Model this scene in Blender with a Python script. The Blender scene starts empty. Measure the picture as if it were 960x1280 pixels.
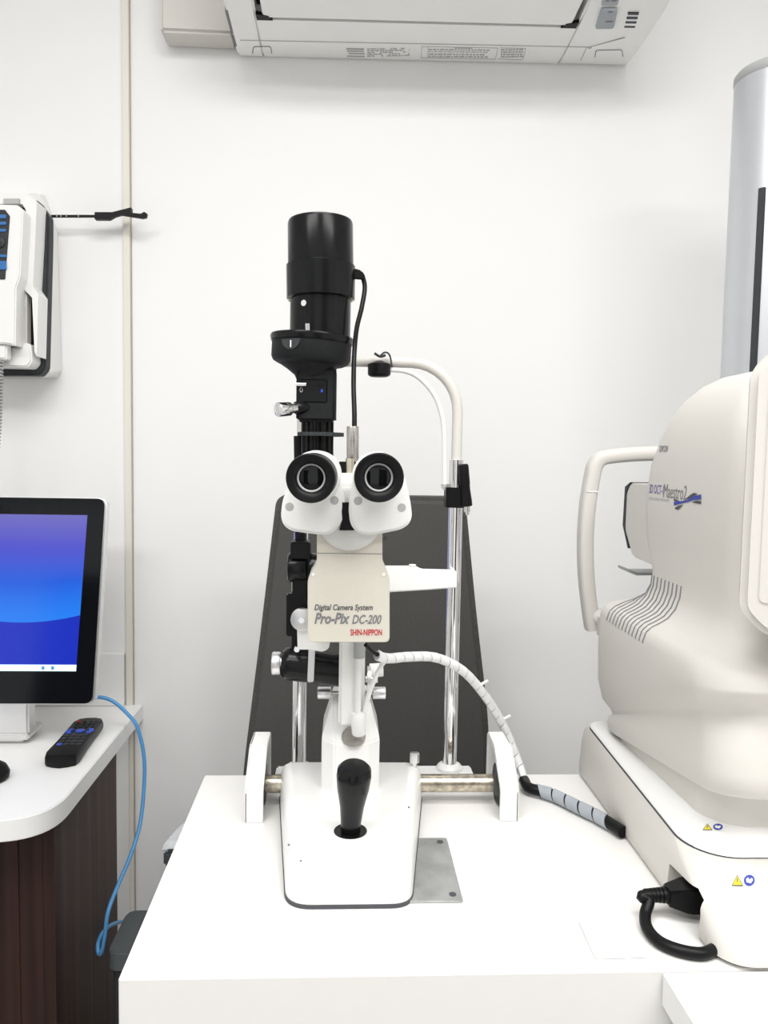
import bpy, bmesh, math, random
from mathutils import Vector, Matrix
from mathutils.bvhtree import BVHTree
random.seed(4)
SC = bpy.context.scene
COL = SC.collection
PI = math.pi
V = Vector
# ------------------------------------------------------------------ camera frame (world axes follow the instrument table)
F = 970.0; T = 0.78; CZ = 1.20
psi = math.radians(2.8); pit = math.atan(0.0711); rol = 0.0167
FW = V((math.sin(psi)*math.cos(pit), math.cos(psi)*math.cos(pit), -math.sin(pit)))
R0 = V((math.cos(psi), -math.sin(psi), 0)); U0 = R0.cross(FW)
XR = R0*math.cos(rol)+U0*math.sin(rol); UP = U0*math.cos(rol)-R0*math.sin(rol)
CAM = V((0, 0, CZ))
def ray(px, py): return FW + XR*((px-480)/F) + UP*((640-py)/F)
def P(px, py, Y=None, Z=None, X=None):
    d = ray(px, py)
    if Y is not None: t = Y/d.y
    elif Z is not None: t = (Z-CZ)/d.z
    else: t = X/d.x
    return CAM + d*t
cd = bpy.data.cameras.new('camera'); cam = bpy.data.objects.new('camera', cd); COL.objects.link(cam)
cd.sensor_fit = 'VERTICAL'; cd.sensor_height = 36; cd.lens = 36*F/1280; cd.clip_start = 0.02
m = Matrix((XR, UP, -FW)).transposed().to_4x4(); m.translation = CAM
cam.matrix_world = m
SC.camera = cam
# ------------------------------------------------------------------ materials
def mat(name, col, rough=0.45, metal=0.0, spec=0.5, noise=0.0, nscale=40, bump=0.0, coat=0.0, emit=None, trans=0.0, aniso=None):
    M = bpy.data.materials.new(name); M.use_nodes = True
    nt = M.node_tree; b = nt.nodes['Principled BSDF']
    b.inputs['Base Color'].default_value = (*col, 1); b.inputs['Roughness'].default_value = rough
    b.inputs['Metallic'].default_value = metal; b.inputs['Specular IOR Level'].default_value = spec
    b.inputs['Coat Weight'].default_value = coat
    b.inputs['Transmission Weight'].default_value = trans
    if emit:
        b.inputs['Emission Color'].default_value = (*emit[0], 1); b.inputs['Emission Strength'].default_value = emit[1]
    tc = nt.nodes.new('ShaderNodeTexCoord')
    if noise or bump:
        n = nt.nodes.new('ShaderNodeTexNoise'); n.inputs['Scale'].default_value = nscale; n.inputs['Detail'].default_value = 4
        if aniso:
            mp = nt.nodes.new('ShaderNodeMapping'); mp.inputs['Scale'].default_value = aniso
            nt.links.new(tc.outputs['Object'], mp.inputs['Vector']); nt.links.new(mp.outputs['Vector'], n.inputs['Vector'])
        else: nt.links.new(tc.outputs['Object'], n.inputs['Vector'])
        if noise:
            r = nt.nodes.new('ShaderNodeValToRGB')
            r.color_ramp.elements[0].position = .3; r.color_ramp.elements[1].position = .7
            r.color_ramp.elements[0].color = (*[c*(1-noise) for c in col], 1)
            r.color_ramp.elements[1].color = (*[min(1, c*(1+noise)) for c in col], 1)
            nt.links.new(n.outputs['Fac'], r.inputs['Fac']); nt.links.new(r.outputs['Color'], b.inputs['Base Color'])
        if bump:
            bp = nt.nodes.new('ShaderNodeBump'); bp.inputs['Strength'].default_value = bump; bp.inputs['Distance'].default_value = .001
            nt.links.new(n.outputs['Fac'], bp.inputs['Height']); nt.links.new(bp.outputs['Normal'], b.inputs['Normal'])
    return M
M = dict(
    wall=mat('wall_paint', (.90, .90, .895), .8, noise=.004, nscale=3, bump=.03),
    trimc=mat('cream_trim', (.80, .77, .70), .6, noise=.01, nscale=8),
    seam=mat('seam_dark', (.45, .40, .34), .7, noise=.05),
    ceil=mat('ceiling_paint', (.9, .9, .9), .9, noise=.01),
    floor=mat('floor_vinyl', (.42, .41, .39), .5, noise=.06, nscale=12),
    table=mat('table_laminate', (.82, .81, .79), .38, noise=.006, nscale=60, bump=.02),
    counter=mat('counter_laminate', (.90, .90, .89), .35, noise=.004, nscale=50),
    white=mat('white_enamel', (.88, .88, .865), .35, noise=.004, nscale=30, coat=.15),
    whitep=mat('white_plastic', (.86, .86, .845), .45, noise=.006, nscale=30),
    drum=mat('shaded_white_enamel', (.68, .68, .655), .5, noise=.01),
    ivory=mat('ivory_enamel', (.66, .63, .55), .45, noise=.012, nscale=300, bump=.04),
    beige=mat('warm_white_shell', (.66, .64, .60), .5, noise=.008, nscale=400, bump=.03),
    acw=mat('conditioner_plastic', (.92, .92, .905), .5, noise=.008, nscale=20),
    grayp=mat('grey_plastic', (.42, .43, .43), .5, noise=.02),
    lgray=mat('light_grey_pad', (.50, .52, .54), .5, noise=.02),
    dgray=mat('dark_grey_plastic', (.040, .044, .048), .55, spec=.25, noise=.06),
    bin=mat('bin_grey', (.075, .085, .09), .5, noise=.05),
    chair=mat('grey_upholstery', (.075, .073, .070), .8, spec=.3, noise=.30, nscale=700, bump=.4),
    blackg=mat('gloss_black', (.006, .0065, .007), .22, spec=.22, noise=.05),
    blackm=mat('crackle_black', (.010, .011, .012), .55, spec=.22, noise=.25, nscale=900, bump=.35),
    black=mat('satin_black', (.006, .006, .0065), .38, spec=.18, noise=.05),
    chrome=mat('chrome', (.82, .82, .83), .08, 1.0, noise=.01),
    steel=mat('brushed_steel', (.52, .50, .47), .28, 1.0, noise=.10, nscale=60, aniso=(1, 12, 12)),
    rail=mat('worn_rail_steel', (.52, .47, .38), .3, 1.0, noise=.35, nscale=160),
    alu=mat('aluminium', (.80, .80, .80), .35, 1.0, noise=.03),
    silver=mat('silver_column', (.62, .64, .67), .38, .55, noise=.01),
    plate=mat('scratched_plate', (.50, .51, .51), .33, .75, noise=.18, nscale=45, bump=.2),
    gray=mat('button_grey', (.36, .39, .42), .5, noise=.03),
    ink=mat('dark_ink', (.06, .065, .075), .6, noise=.02),
    midink=mat('grey_ink', (.20, .20, .21), .6, noise=.02),
    lightink=mat('pale_grey_ink', (.45, .45, .45), .6, noise=.02),
    purple=mat('violet_ink', (.17, .14, .40), .6, noise=.02),
    navy=mat('navy_ink', (.04, .06, .36), .6, noise=.02),
    red=mat('red_ink', (.55, .02, .03), .5, noise=.02),
    yellow=mat('yellow_sticker', (.85, .68, .03), .5, noise=.02),
    bluek=mat('blue_key', (.03, .09, .60), .4, noise=.04),
    blueled=mat('blue_lit_key', (.03, .16, .45), .3, noise=.05),
    cable=mat('blue_cable', (.10, .34, .68), .4, noise=.03),
    wrap=mat('milky_wrap', (.36, .39, .43), .3, noise=.06, nscale=90),
    wrapw=mat('clear_white_wrap', (.86, .87, .88), .3, noise=.02, nscale=90, coat=.3),
    brass=mat('nickel_brass', (.72, .68, .55), .25, 1.0, noise=.03),
    lens=mat('lens_glass', (.003, .004, .004), .04, noise=.1, spec=.35),
    bezel=mat('glass_bezel', (.004, .005, .007), .08, spec=.25, noise=.05),
    bar=mat('taskbar', (.55, .75, .85), .3, noise=.01, emit=((.45, .72, .85), .9)),
)
def wood():
    W = mat('dark_wood', (.05, .03, .028), .55, spec=.3)
    nt = W.node_tree; b = nt.nodes['Principled BSDF']; tc = nt.nodes.new('ShaderNodeTexCoord')
    mp = nt.nodes.new('ShaderNodeMapping'); mp.inputs['Scale'].default_value = (60, 60, 1.2)
    n = nt.nodes.new('ShaderNodeTexNoise'); n.inputs['Scale'].default_value = 1.0; n.inputs['Detail'].default_value = 6
    r = nt.nodes.new('ShaderNodeValToRGB')
    r.color_ramp.elements[0].position = .3; r.color_ramp.elements[1].position = .75
    r.color_ramp.elements[0].color = (.030, .015, .012, 1); r.color_ramp.elements[1].color = (.085, .050, .040, 1)
    nt.links.new(tc.outputs['Object'], mp.inputs['Vector']); nt.links.new(mp.outputs['Vector'], n.inputs['Vector'])
    nt.links.new(n.outputs['Fac'], r.inputs['Fac']); nt.links.new(r.outputs['Color'], b.inputs['Base Color'])
    return W
M['wood'] = wood()
def wood2():
    W = M['wood'].copy(); W.name = 'dark_wood_red'
    r = [n for n in W.node_tree.nodes if n.type == 'VALTORGB'][0]
    r.color_ramp.elements[0].color = (.018, .006, .005, 1); r.color_ramp.elements[1].color = (.05, .02, .014, 1)
    return W
M['woodr'] = wood2()
# ------------------------------------------------------------------ mesh builder
class MB:
    def __init__(s): s.b = bmesh.new()
    def add(s, t):
        me = bpy.data.meshes.new('tmp'); t.to_mesh(me); t.free(); s.b.from_mesh(me); bpy.data.meshes.remove(me); return s
    def prism(s, pts, vec, bevel=0, seg=2, scale=1.0, sides=True):
        t = bmesh.new(); pts = [V(p) for p in pts]; vec = V(vec)
        c = sum(pts, V())/len(pts)
        a = [t.verts.new(p) for p in pts]; b = [t.verts.new(c+vec+(p-c)*scale) for p in pts]
        t.faces.new(a); t.faces.new(list(reversed(b)))
        n = len(pts)
        for i in range(n): t.faces.new((a[i], a[(i+1) % n], b[(i+1) % n], b[i]))
        bmesh.ops.recalc_face_normals(t, faces=t.faces)
        if bevel:
            if sides: ed = list(t.edges)
            else:
                sa = set(a); sb = set(b); ed = [e for e in t.edges if (e.verts[0] in sa) == (e.verts[1] in sa)]
            bmesh.ops.bevel(t, geom=ed, offset=bevel, segments=seg, affect='EDGES', clamp_overlap=True)
        return s.add(t)
    def box(s, c, size, bevel=0, seg=2, rot=None):
        t = bmesh.new(); bmesh.ops.create_cube(t, size=1)
        bmesh.ops.scale(t, vec=V(size), verts=t.verts)
        if bevel: bmesh.ops.bevel(t, geom=list(t.edges), offset=bevel, segments=seg, affect='EDGES', clamp_overlap=True)
        if rot is not None: bmesh.ops.transform(t, matrix=rot.to_4x4(), verts=t.verts)
        bmesh.ops.translate(t, vec=V(c), verts=t.verts)
        return s.add(t)
    def boxx(s, x0, x1, y0, y1, z0, z1, bevel=0, seg=2): return s.box(((x0+x1)/2, (y0+y1)/2, (z0+z1)/2), (abs(x1-x0), abs(y1-y0), abs(z1-z0)), bevel, seg)
    def loft(s, rings, cap=True):
        t = bmesh.new(); R = [[t.verts.new(V(p)) for p in r] for r in rings]; n = len(R[0])
        for a, b in zip(R, R[1:]):
            for i in range(n): t.faces.new((a[i], a[(i+1) % n], b[(i+1) % n], b[i]))
        if cap: t.faces.new(R[0]); t.faces.new(R[-1])
        bmesh.ops.recalc_face_normals(t, faces=t.faces)
        return s.add(t)
    def lathe(s, o, ax, prof, n=48, cap=True):
        o = V(o); ax = V(ax).normalized(); u = ax.orthogonal().normalized(); w = ax.cross(u)
        rings = [[o+ax*t+(u*math.cos(2*PI*i/n)+w*math.sin(2*PI*i/n))*max(r, 1e-5) for i in range(n)] for t, r in prof]
        return s.loft(rings, cap)
    def cyl(s, a, b, r, r2=None, n=40, bev=0):
        a = V(a); b = V(b); L = (b-a).length; r2 = r if r2 is None else r2
        pr = [(0, r), (L, r2)] if not bev else [(0, r-bev), (bev*.3, r-bev*.3), (bev, r), (L-bev, r2), (L-bev*.3, r2-bev*.3), (L, r2-bev)]
        return s.lathe(a, b-a, pr, n)
    def tube(s, pts, r, n=12, sub=8, rfun=None, cap=True, flat=None):
        pts = smooth(pts, sub) if sub else [V(p) for p in pts]
        rings = []; pu = None
        for i, p in enumerate(pts):
            d = (pts[min(i+1, len(pts)-1)]-pts[max(i-1, 0)]).normalized()
            u = d.orthogonal().normalized() if pu is None else (pu-d*pu.dot(d)).normalized()
            pu = u; w = d.cross(u); rr = rfun(i/(len(pts)-1)) if rfun else r
            rings.append([p+(u*math.cos(2*PI*k/n)+w*math.sin(2*PI*k/n))*rr for k in range(n)])
        return s.loft(rings, cap)
    def hull(s, pts, bevel=0, seg=2):
        t = bmesh.new(); vs = [t.verts.new(V(p)) for p in pts]
        r = bmesh.ops.convex_hull(t, input=vs)
        bmesh.ops.delete(t, geom=[v for v in t.verts if not v.link_faces], context='VERTS')
        bmesh.ops.dissolve_limit(t, angle_limit=.02, verts=t.verts, edges=t.edges)
        bmesh.ops.recalc_face_normals(t, faces=t.faces)
        if bevel: bmesh.ops.bevel(t, geom=list(t.edges), offset=bevel, segments=seg, affect='EDGES', clamp_overlap=True)
        return s.add(t)
    def sphere(s, c, r, sc=(1, 1, 1)):
        t = bmesh.new(); bmesh.ops.create_uvsphere(t, u_segments=24, v_segments=14, radius=r)
        bmesh.ops.scale(t, vec=V(sc), verts=t.verts); bmesh.ops.translate(t, vec=V(c), verts=t.verts)
        return s.add(t)
    def disc(s, c, ax, r, th=.0006, n=28):
        c = V(c); ax = V(ax).normalized(); return s.cyl(c, c+ax*th, r, n=n)
    def build(s, name, material, parent=None, smooth_ang=38, label=None, cat=None, group=None, kind=None):
        b = s.b
        for f in b.faces: f.smooth = True
        lim = math.radians(smooth_ang)
        for e in b.edges:
            e.smooth = not (len(e.link_faces) == 2 and e.calc_face_angle(0) > lim)
        off = V()
        if parent is None:
            xs = [v.co for v in b.verts]
            lo = V([min(p[i] for p in xs) for i in range(3)]); hi = V([max(p[i] for p in xs) for i in range(3)])
            off = V(((lo.x+hi.x)/2, (lo.y+hi.y)/2, lo.z))
            bmesh.ops.translate(b, vec=-off, verts=b.verts)
        me = bpy.data.meshes.new(name); b.to_mesh(me); b.free()
        me.materials.append(material)
        o = bpy.data.objects.new(name, me); COL.objects.link(o); o.location = off
        WM[o.name] = Matrix.Translation(off)
        if parent is not None:
            o.parent = parent; o.matrix_parent_inverse = WM[parent.name].inverted()
        return tag(o, label, cat, group, kind)
WM = {}
def tag(o, label=None, cat=None, group=None, kind=None):
    for k, v in (('label', label), ('category', cat), ('group', group), ('kind', kind)):
        if v: o[k] = v
    return o
def empty(name, loc, label, cat, group=None):
    o = bpy.data.objects.new(name, None); COL.objects.link(o); o.location = V(loc); o.empty_display_size = .05
    WM[o.name] = Matrix.Translation(V(loc))
    return tag(o, label, cat, group)
def struct(mb, name, m): return mb.build(name, m, kind='structure')
def smooth(pts, sub=8):
    pts = [V(p) for p in pts]; q = [pts[0]*2-pts[1]]+pts+[pts[-1]*2-pts[-2]]; out = []
    for i in range(1, len(q)-2):
        a, b, c, d = q[i-1:i+3]
        for k in range(sub):
            t = k/sub
            out.append(.5*((2*b)+(c-a)*t+(2*a-5*b+4*c-d)*t*t+(3*b-a-3*c+d)*t**3))
    out.append(pts[-1]); return out
def rpoly(pts, r, n=6):
    pts = [V(p) for p in pts]; out = []; N = len(pts)
    rs = r if isinstance(r, (list, tuple)) else [r]*N
    for i, p in enumerate(pts):
        a = pts[i-1]; b = pts[(i+1) % N]; rr = rs[i]
        if rr <= 0: out.append(p); continue
        da = (a-p); db = (b-p); k = min(rr, da.length*.49, db.length*.49)
        A = p+da.normalized()*k; B = p+db.normalized()*k
        for j in range(n+1):
            t = j/n; out.append(A*(1-t)**2+p*2*t*(1-t)*1.0+B*t*t)
    return out
def pp(lst, Y): return [P(x, y, Y=Y) for x, y in lst]
def text_mesh(s, bold=0.0, shear=0.0, ext=0.0):
    c = bpy.data.curves.new('t', 'FONT'); c.body = s; c.size = 1; c.offset = bold; c.shear = shear; c.resolution_u = 3
    o = bpy.data.objects.new('t', c); COL.objects.link(o)
    bpy.context.view_layer.update()
    me = bpy.data.meshes.new_from_object(o.evaluated_get(bpy.context.evaluated_depsgraph_get()))
    bpy.data.objects.remove(o); bpy.data.curves.remove(c)
    vs = [v.co.copy() for v in me.vertices]; x0 = min(v.x for v in vs); x1 = max(v.x for v in vs); y0 = min(v.y for v in vs); y1 = max(v.y for v in vs)
    fs = [tuple(p.vertices) for p in me.polygons]; bpy.data.meshes.remove(me)
    return [((v.x-x0)/(x1-x0), (v.y-y0)/(y1-y0)) for v in vs], fs
def text_on(name, s, fn, material, parent, bold=0.0, shear=0.0, label=None, cut=None):
    uv, fs = text_mesh(s, bold, shear)
    b = MB(); vs = [b.b.verts.new(fn(u, v)) for u, v in uv]
    for f in fs:
        try: b.b.faces.new([vs[i] for i in f])
        except ValueError: pass
    return b.build(name, material, parent, label=label)
def plane_fn(o, ux, uy):
    o = V(o); ux = V(ux); uy = V(uy); return lambda u, v: o+ux*u+uy*v
def px_fn(x0, y0, x1, y1, Y):           # lower-left / upper-right photo corners on plane Y
    a = P(x0, y1, Y=Y); b = P(x1, y1, Y=Y); c = P(x0, y0, Y=Y)
    return plane_fn(a, V((b.x-a.x, 0, b.z-a.z)), V((c.x-a.x, 0, c.z-a.z)))
# ------------------------------------------------------------------ room shell
WY = 1.66
struct(MB().boxx(-2.3, 2.3, WY, WY+.1, 0, 2.6), 'wall_back', M['wall'])
struct(MB().boxx(-2.4, -2.3, -2.2, WY+.1, 0, 2.6), 'wall_left', M['wall'])
struct(MB().boxx(2.3, 2.4, -2.2, WY+.1, 0, 2.6), 'wall_right', M['wall'])
struct(MB().boxx(-2.4, 2.4, -2.2, WY+.1, -.1, 0), 'floor', M['floor'])
struct(MB().boxx(-2.4, 2.4, -2.2, WY+.1, 2.6, 2.7), 'ceiling', M['ceil'])
a = P(155, 300, Y=WY).x; b_ = P(163.5, 300, Y=WY).x
struct(MB().boxx(a, b_, WY-.008, WY, 0, 2.6, .001), 'trim_1', M['trimc'])
struct(MB().boxx(b_, b_+.0022, WY-.005, WY, 0, 2.6), 'trim_2', M['seam'])
# ------------------------------------------------------------------ air conditioner
Z0 = P(540, 75, Y=WY-.004).z
NYY = P(520, 29, Z=Z0-.002).y
xl = P(297, 66, Y=WY-.01).x; xr = P(785, 81, Y=WY-.01).x
ac = empty('air_conditioner', (.18, WY-.12, Z0), 'white wall-mounted air conditioner seen from below at the top of the wall', 'air conditioner')
def acprof(x, notch):
    q = [(WY-.002, Z0), (WY-.02, Z0-.004), (WY-.085, Z0-.004)]
    if notch: q += [(NYY, Z0-.002), (NYY, Z0+.05), (1.418, Z0+.05), (1.418, Z0+.02)]
    else: q += [(NYY, Z0-.002), (1.47, Z0), (1.43, Z0+.006), (1.418, Z0+.02)]
    q += [(1.412, Z0+.06), (1.408, Z0+.24), (1.43, Z0+.27), (WY-.002, Z0+.27)]
    return [V((x, y, z)) for y, z in q]
nx0 = P(321, 20, Y=NYY).x; nx1 = P(720, 38, Y=NYY).x
B = MB()
B.prism(acprof(xl, 0), (nx0-xl, 0, 0), .004, 2)
B.prism(acprof(nx0, 1), (nx1-nx0, 0, 0))
B.prism(acprof(nx1, 0), (xr-nx1, 0, 0), .004, 2)
body = B.build('body', M['acw'], ac)
MB().boxx(nx0+.001, nx1-.001, 1.42, NYY-.0005, Z0+.025, Z0+.048).build('air_outlet', M['black'], ac)
lv = MB(); lp = [V((nx0+.012, NYY-.007, Z0-.002)), V((nx0+.012, NYY-.007, Z0+.004)), V((nx0+.012, 1.42, Z0+.008)), V((nx0+.012, 1.42, Z0+.002))]
lv.prism(lp, (nx1-nx0-.024, 0, 0), .0015).build('louver', M['acw'], ac)
for xa_, sg in ((nx0, 1), (nx1, -1)):
    tri = [V((xa_, NYY+.001, Z0-.0026)), V((xa_+sg*.030, NYY+.001, Z0-.0026)), V((xa_+sg*.022, NYY-.013, Z0-.0030)), V((xa_, NYY-.020, Z0-.0030))]
    MB().prism(tri, (0, 0, .006)).build('louver_end', M['black'], ac)
zz = Z0-.0046
B = MB()
B.prism([P(300, 45.5, Z=zz), P(736, 62, Z=zz), P(736, 62.8, Z=zz), P(300, 46.3, Z=zz)], (0, 0, .001))
B.prism([P(736, 62, Z=zz), P(781, 51, Z=zz), P(781, 51.8, Z=zz), P(736, 62.8, Z=zz)], (0, 0, .001))
B.prism([P(733, 62, Z=zz), P(734, 62, Z=zz), P(726, 79, Z=zz), P(725, 79, Z=zz)], (0, 0, .001))
B.build('panel_seam', M['lightink'], ac)
for (x, y, w) in ((315, 54, 26), (743, 66, 37)):
    q = [(0, 9), (1, 2), (3, 0), (w-4, 0), (w-2, 2), (w-1, 9), (w-2, 9), (w-2.8, 2.4), (w-4.4, .8), (3.4, .8), (2, 2.4), (1, 9)]
    MB().prism([P(x+u, y+v_, Z=zz) for u, v_ in q], (0, 0, .001)).build('cover_outline', M['midink'], ac)
for (x0, y0, x1, y1) in ((747, 14, 772, 37), (754, -14, 777, 8)):
    pts = rpoly([P(x0+4, y0, Z=Z0-.0005), P(x1, y0, Z=Z0-.0005), P(x1-5, y1, Z=Z0-.0005), P(x0-3, y1, Z=Z0-.0005)], .006, 4)
    bp = MB().prism([p+V((0, 0, -.004)) for p in pts], (0, 0, .005)).build('button_panel', M['gray'], ac)
    z3 = Z0-.005
    if y0 > 0:
        for (u0, v0, u1) in ((760, 18, 766), (757, 30, 766)): MB().prism([P(u0, v0, Z=z3), P(u1, v0, Z=z3), P(u1-.5, v0+1.6, Z=z3), P(u0-.5, v0+1.6, Z=z3)], (0, 0, .0008)).build('button_print', M['midink'], bp)
    else:
        for (u0, v0, u1) in ((757, 4, 762), (764, 4, 771)): MB().prism([P(u0, v0, Z=z3), P(u1, v0, Z=z3), P(u1-.5, v0+1.6, Z=z3), P(u0-.5, v0+1.6, Z=z3)], (0, 0, .0008)).build('button_print', M['midink'], bp)
        c_ = P(764, 0, Z=z3); MB().lathe(c_, (0, 0, 1), [(0, .0045), (.001, .0045)]).build('button_ring', M['midink'], bp)
for k in range(4):
    x, y = 785-k*1.5, 20.5+k*5.3
    MB().prism([P(x, y, Z=Z0-.002), P(x+13.5, y+.5, Z=Z0-.002), P(x+13, y+2.7, Z=Z0-.002), P(x-.5, y+2.2, Z=Z0-.002)], (0, 0, .003)).build('slot', M['ink'], ac)
c_ = P(737, 63, Z=zz); MB().cyl(c_, c_+V((0, 0, .001)), .004).build('screw', M['lightink'], ac)
# caution print on the underside
B = MB()
def mark(x0, y0, x1, y1, th): B.prism([P(x0, y0, Z=zz), P(x1, y1, Z=zz), P(x1-.2, y1+th, Z=zz), P(x0-.2, y0+th, Z=zz)], (0, 0, .0005))
for (r, th, xa, xb) in ((0, 2.2, 433, 455), (3.2, 1.4, 434, 455), (6.0, 1.5, 436, 456), (9.4, 1.6, 434, 456)):
    mark(xa, 58.3+r, xb, 59.0+r, th)
for r in range(5):
    x = 459
    while x < 512:
        w = random.choice((2, 3, 5, 7)); 
        if random.random() < .82 - (x-459)*.006: mark(x, 59.2+r*2.2, min(x+w, 512), 59.4+r*2.2, 1.2)
        x += w+1
for r in range(4):
    x = 536
    while x < 612-r*2:
        w = random.choice((2, 3, 4, 6))
        if r != 2 or x < 600: mark(x, 61+r*2.9+(x-536)*.03, x+w, 61.1+r*2.9+(x-536)*.03, 1.5 if r != 1 else .9)
        x += w+1.2
for r in range(4):
    x = 626
    while x < 652:
        w = random.choice((2, 3, 5)); mark(x, 63+r*2.9, min(x+w, 654), 63.2+r*2.9, 1.7); x += w+.8
mark(568, 59.6, 590, 60.6, 1.2)
for (x0, y0, x1, y1) in ((527, 57.6, 622, 61.2), (526, 71.8, 619, 75.2), (625, 61, 657, 62.2), (622, 75, 653, 76.4)): mark(x0, y0, x1, y1, .5)
for x0, dx in ((527, -1), (622, -3), (657, -4), (535, -1)):
    B.prism([P(x0, 58+(x0-527)*.035, Z=zz), P(x0+.6, 58+(x0-527)*.035, Z=zz), P(x0+.6+dx, 72+(x0-527)*.035, Z=zz), P(x0+dx, 72+(x0-527)*.035, Z=zz)], (0, 0, .0005))
B.build('caution_print', M['lightink'], ac)
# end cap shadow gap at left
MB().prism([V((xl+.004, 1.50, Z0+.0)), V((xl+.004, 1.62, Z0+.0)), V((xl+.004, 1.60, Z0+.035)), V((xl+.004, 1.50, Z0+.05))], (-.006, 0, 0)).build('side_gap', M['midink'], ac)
ac.rotation_euler = (0, -.017, 0)
# duct cover
zb = P(250, 61, Y=WY).z
dx0 = P(209, 61, Y=WY).x
MB().boxx(dx0, xl-.0008, WY-.062, WY-.0005, zb, zb+.22, .006, 3).build('pipe_cover', M['beige'], label='square beige-white pipe cover box on the wall at the left end of the air conditioner', cat='pipe cover')
# ------------------------------------------------------------------ silver column at right (floor standing)
c = P(963, 250, Y=1.30); cx = c.x+.004
ztop = P(917, 100, Y=1.30).z
col = empty('instrument_column', (cx, 1.30, 0), 'tall silver round column rising behind the large white eye scanner', 'column')
MB().lathe((cx, 1.30, .02), (0, 0, 1), [(0, .068), (ztop-.028, .068), (ztop-.022, .068)], 64).build('pole', M['silver'], col)
MB().lathe((cx, 1.30, ztop-.001), (0, 0, 1), [(0, .0665), (.004, .069), (.012, .069), (.016, .066)], 64).build('top_cap', M['grayp'], col)
MB().lathe((cx, 1.30, 0), (0, 0, 1), [(0, .15), (.02, .15), (.03, .13), (.035, .07)], 48).build('foot', M['grayp'], col)
ga = math.radians(-132)
gx = cx+.0685*math.cos(ga); gy = 1.30+.0685*math.sin(ga)
MB().box((gx, gy, (.8+P(955, 235, Y=1.25).z)/2), (.005, .011, P(955, 235, Y=1.25).z-.8), .001, 2, Matrix.Rotation(ga, 3, 'Z')).build('guide_slot', M['dgray'], col)
# ------------------------------------------------------------------ examination chair behind the table
ch = empty('examination_chair', (0, 1.3, 0), 'grey upholstered patient chair standing behind the instrument table', 'chair')
pts = pp([(345, 619), (583, 622), (596, 760), (612, 900), (617, 1090), (296, 1090), (303, 965), (325, 790)], 1.30)
MB().prism(rpoly(pts, [.02, .02, .05, .05, 0, 0, .05, .05]), (0, .07, 0), .012, 3, sides=False).build('backrest', M['chair'], ch)
MB().boxx(-.15, .22, .99, 1.32, .44, .52, .03, 4).build('seat', M['chair'], ch)
MB().cyl((.03, 1.2, .02), (.03, 1.2, .44), .045).build('pedestal', M['alu'], ch)
MB().lathe((.03, 1.2, 0), (0, 0, 1), [(0, .24), (.02, .24), (.035, .2), (.04, .05)]).build('foot_plate', M['grayp'], ch)
def arm(px, sgn):
    A = P(201, 1056, Y=1.09); x = A.x if sgn < 0 else .06-A.x
    q = [(1.088, A.z-.012), (1.10, A.z+.004), (1.15, A.z+.022), (1.22, A.z+.034), (1.34, A.z+.036), (1.36, A.z+.01), (1.35, A.z-.02), (1.10, A.z-.022)]
    q = [(1.088, A.z-.014), (1.094, A.z+.002), (1.11, A.z+.008), (1.15, A.z+.012), (1.20, A.z+.012), (1.24, A.z+.006), (1.24, A.z-.02), (1.10, A.z-.022)]
    pts = [V((x-sgn*max(0, y-1.10)*.45, y, z)) for y, z in q]
    a_ = MB().prism(pts, (.055*(-sgn), 0, 0), .008, 3).build('armrest', M['lgray'], ch)
    MB().prism([V((x+.002*-sgn, 1.084, A.z-.006)), V((x+.002*-sgn, 1.084, A.z-.034)), V((x+.058*-sgn, 1.235, A.z-.034)), V((x+.058*-sgn, 1.235, A.z-.018))], (.05*(-sgn), 0, 0), .006, 2).build('armrest_base', M['dgray'], a_)
    MB().boxx(x-.065*sgn, x-.095*sgn, 1.20, 1.26, .47, A.z-.02, .006).build('armrest_post', M['dgray'], ch)
arm(0, -1); arm(0, 1)
MB().boxx(-.20, .26, 1.20, 1.28, .455, .49, .01).build('cross_bar', M['dgray'], ch)
# ------------------------------------------------------------------ instrument table
BL = P(256, 969, Z=T); FL = P(149, 1221, Z=T); NT = P(828, 1216, Z=T)
YF = .5*(FL.y+NT.y); YB = BL.y; TXR = 1.05
print('table', BL, FL, NT)
tb = empty('instrument_table', (.3, (YF+YB)/2, 0), 'white instrument table carrying the microscope and the large white eye scanner', 'table')
MB().prism([V((BL.x, YB, T)), V((TXR, YB, T)), V((TXR, YF, T)), V((FL.x, YF, T))], (0, 0, -.20), .0012, 2).build('top', M['table'], tb)
for x in (FL.x+.03, TXR-.04): MB().boxx(x, x+.03, YF+.04, YB-.04, 0, T-.20, .002).build('side_panel', M['table'], tb)
# side extension toward the viewer
ex = NT.x+.001
zz = T-.0005
et = empty('side_table', (.7, .4, 0), 'light grey-white side table top butting against the front of the instrument table at lower right', 'table')
MB().boxx(ex, TXR, .05, YF-.0015, zz-.028, zz, .001).build('top', M['counter'], et)
MB().boxx(ex+.012, ex+.03, .06, YF-.006, 0, zz-.028, .001).build('side_panel', M['counter'], et)
MB().boxx(TXR-.03, TXR-.012, .06, YF-.006, 0, zz-.028, .001).build('side_panel', M['counter'], et)
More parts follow.
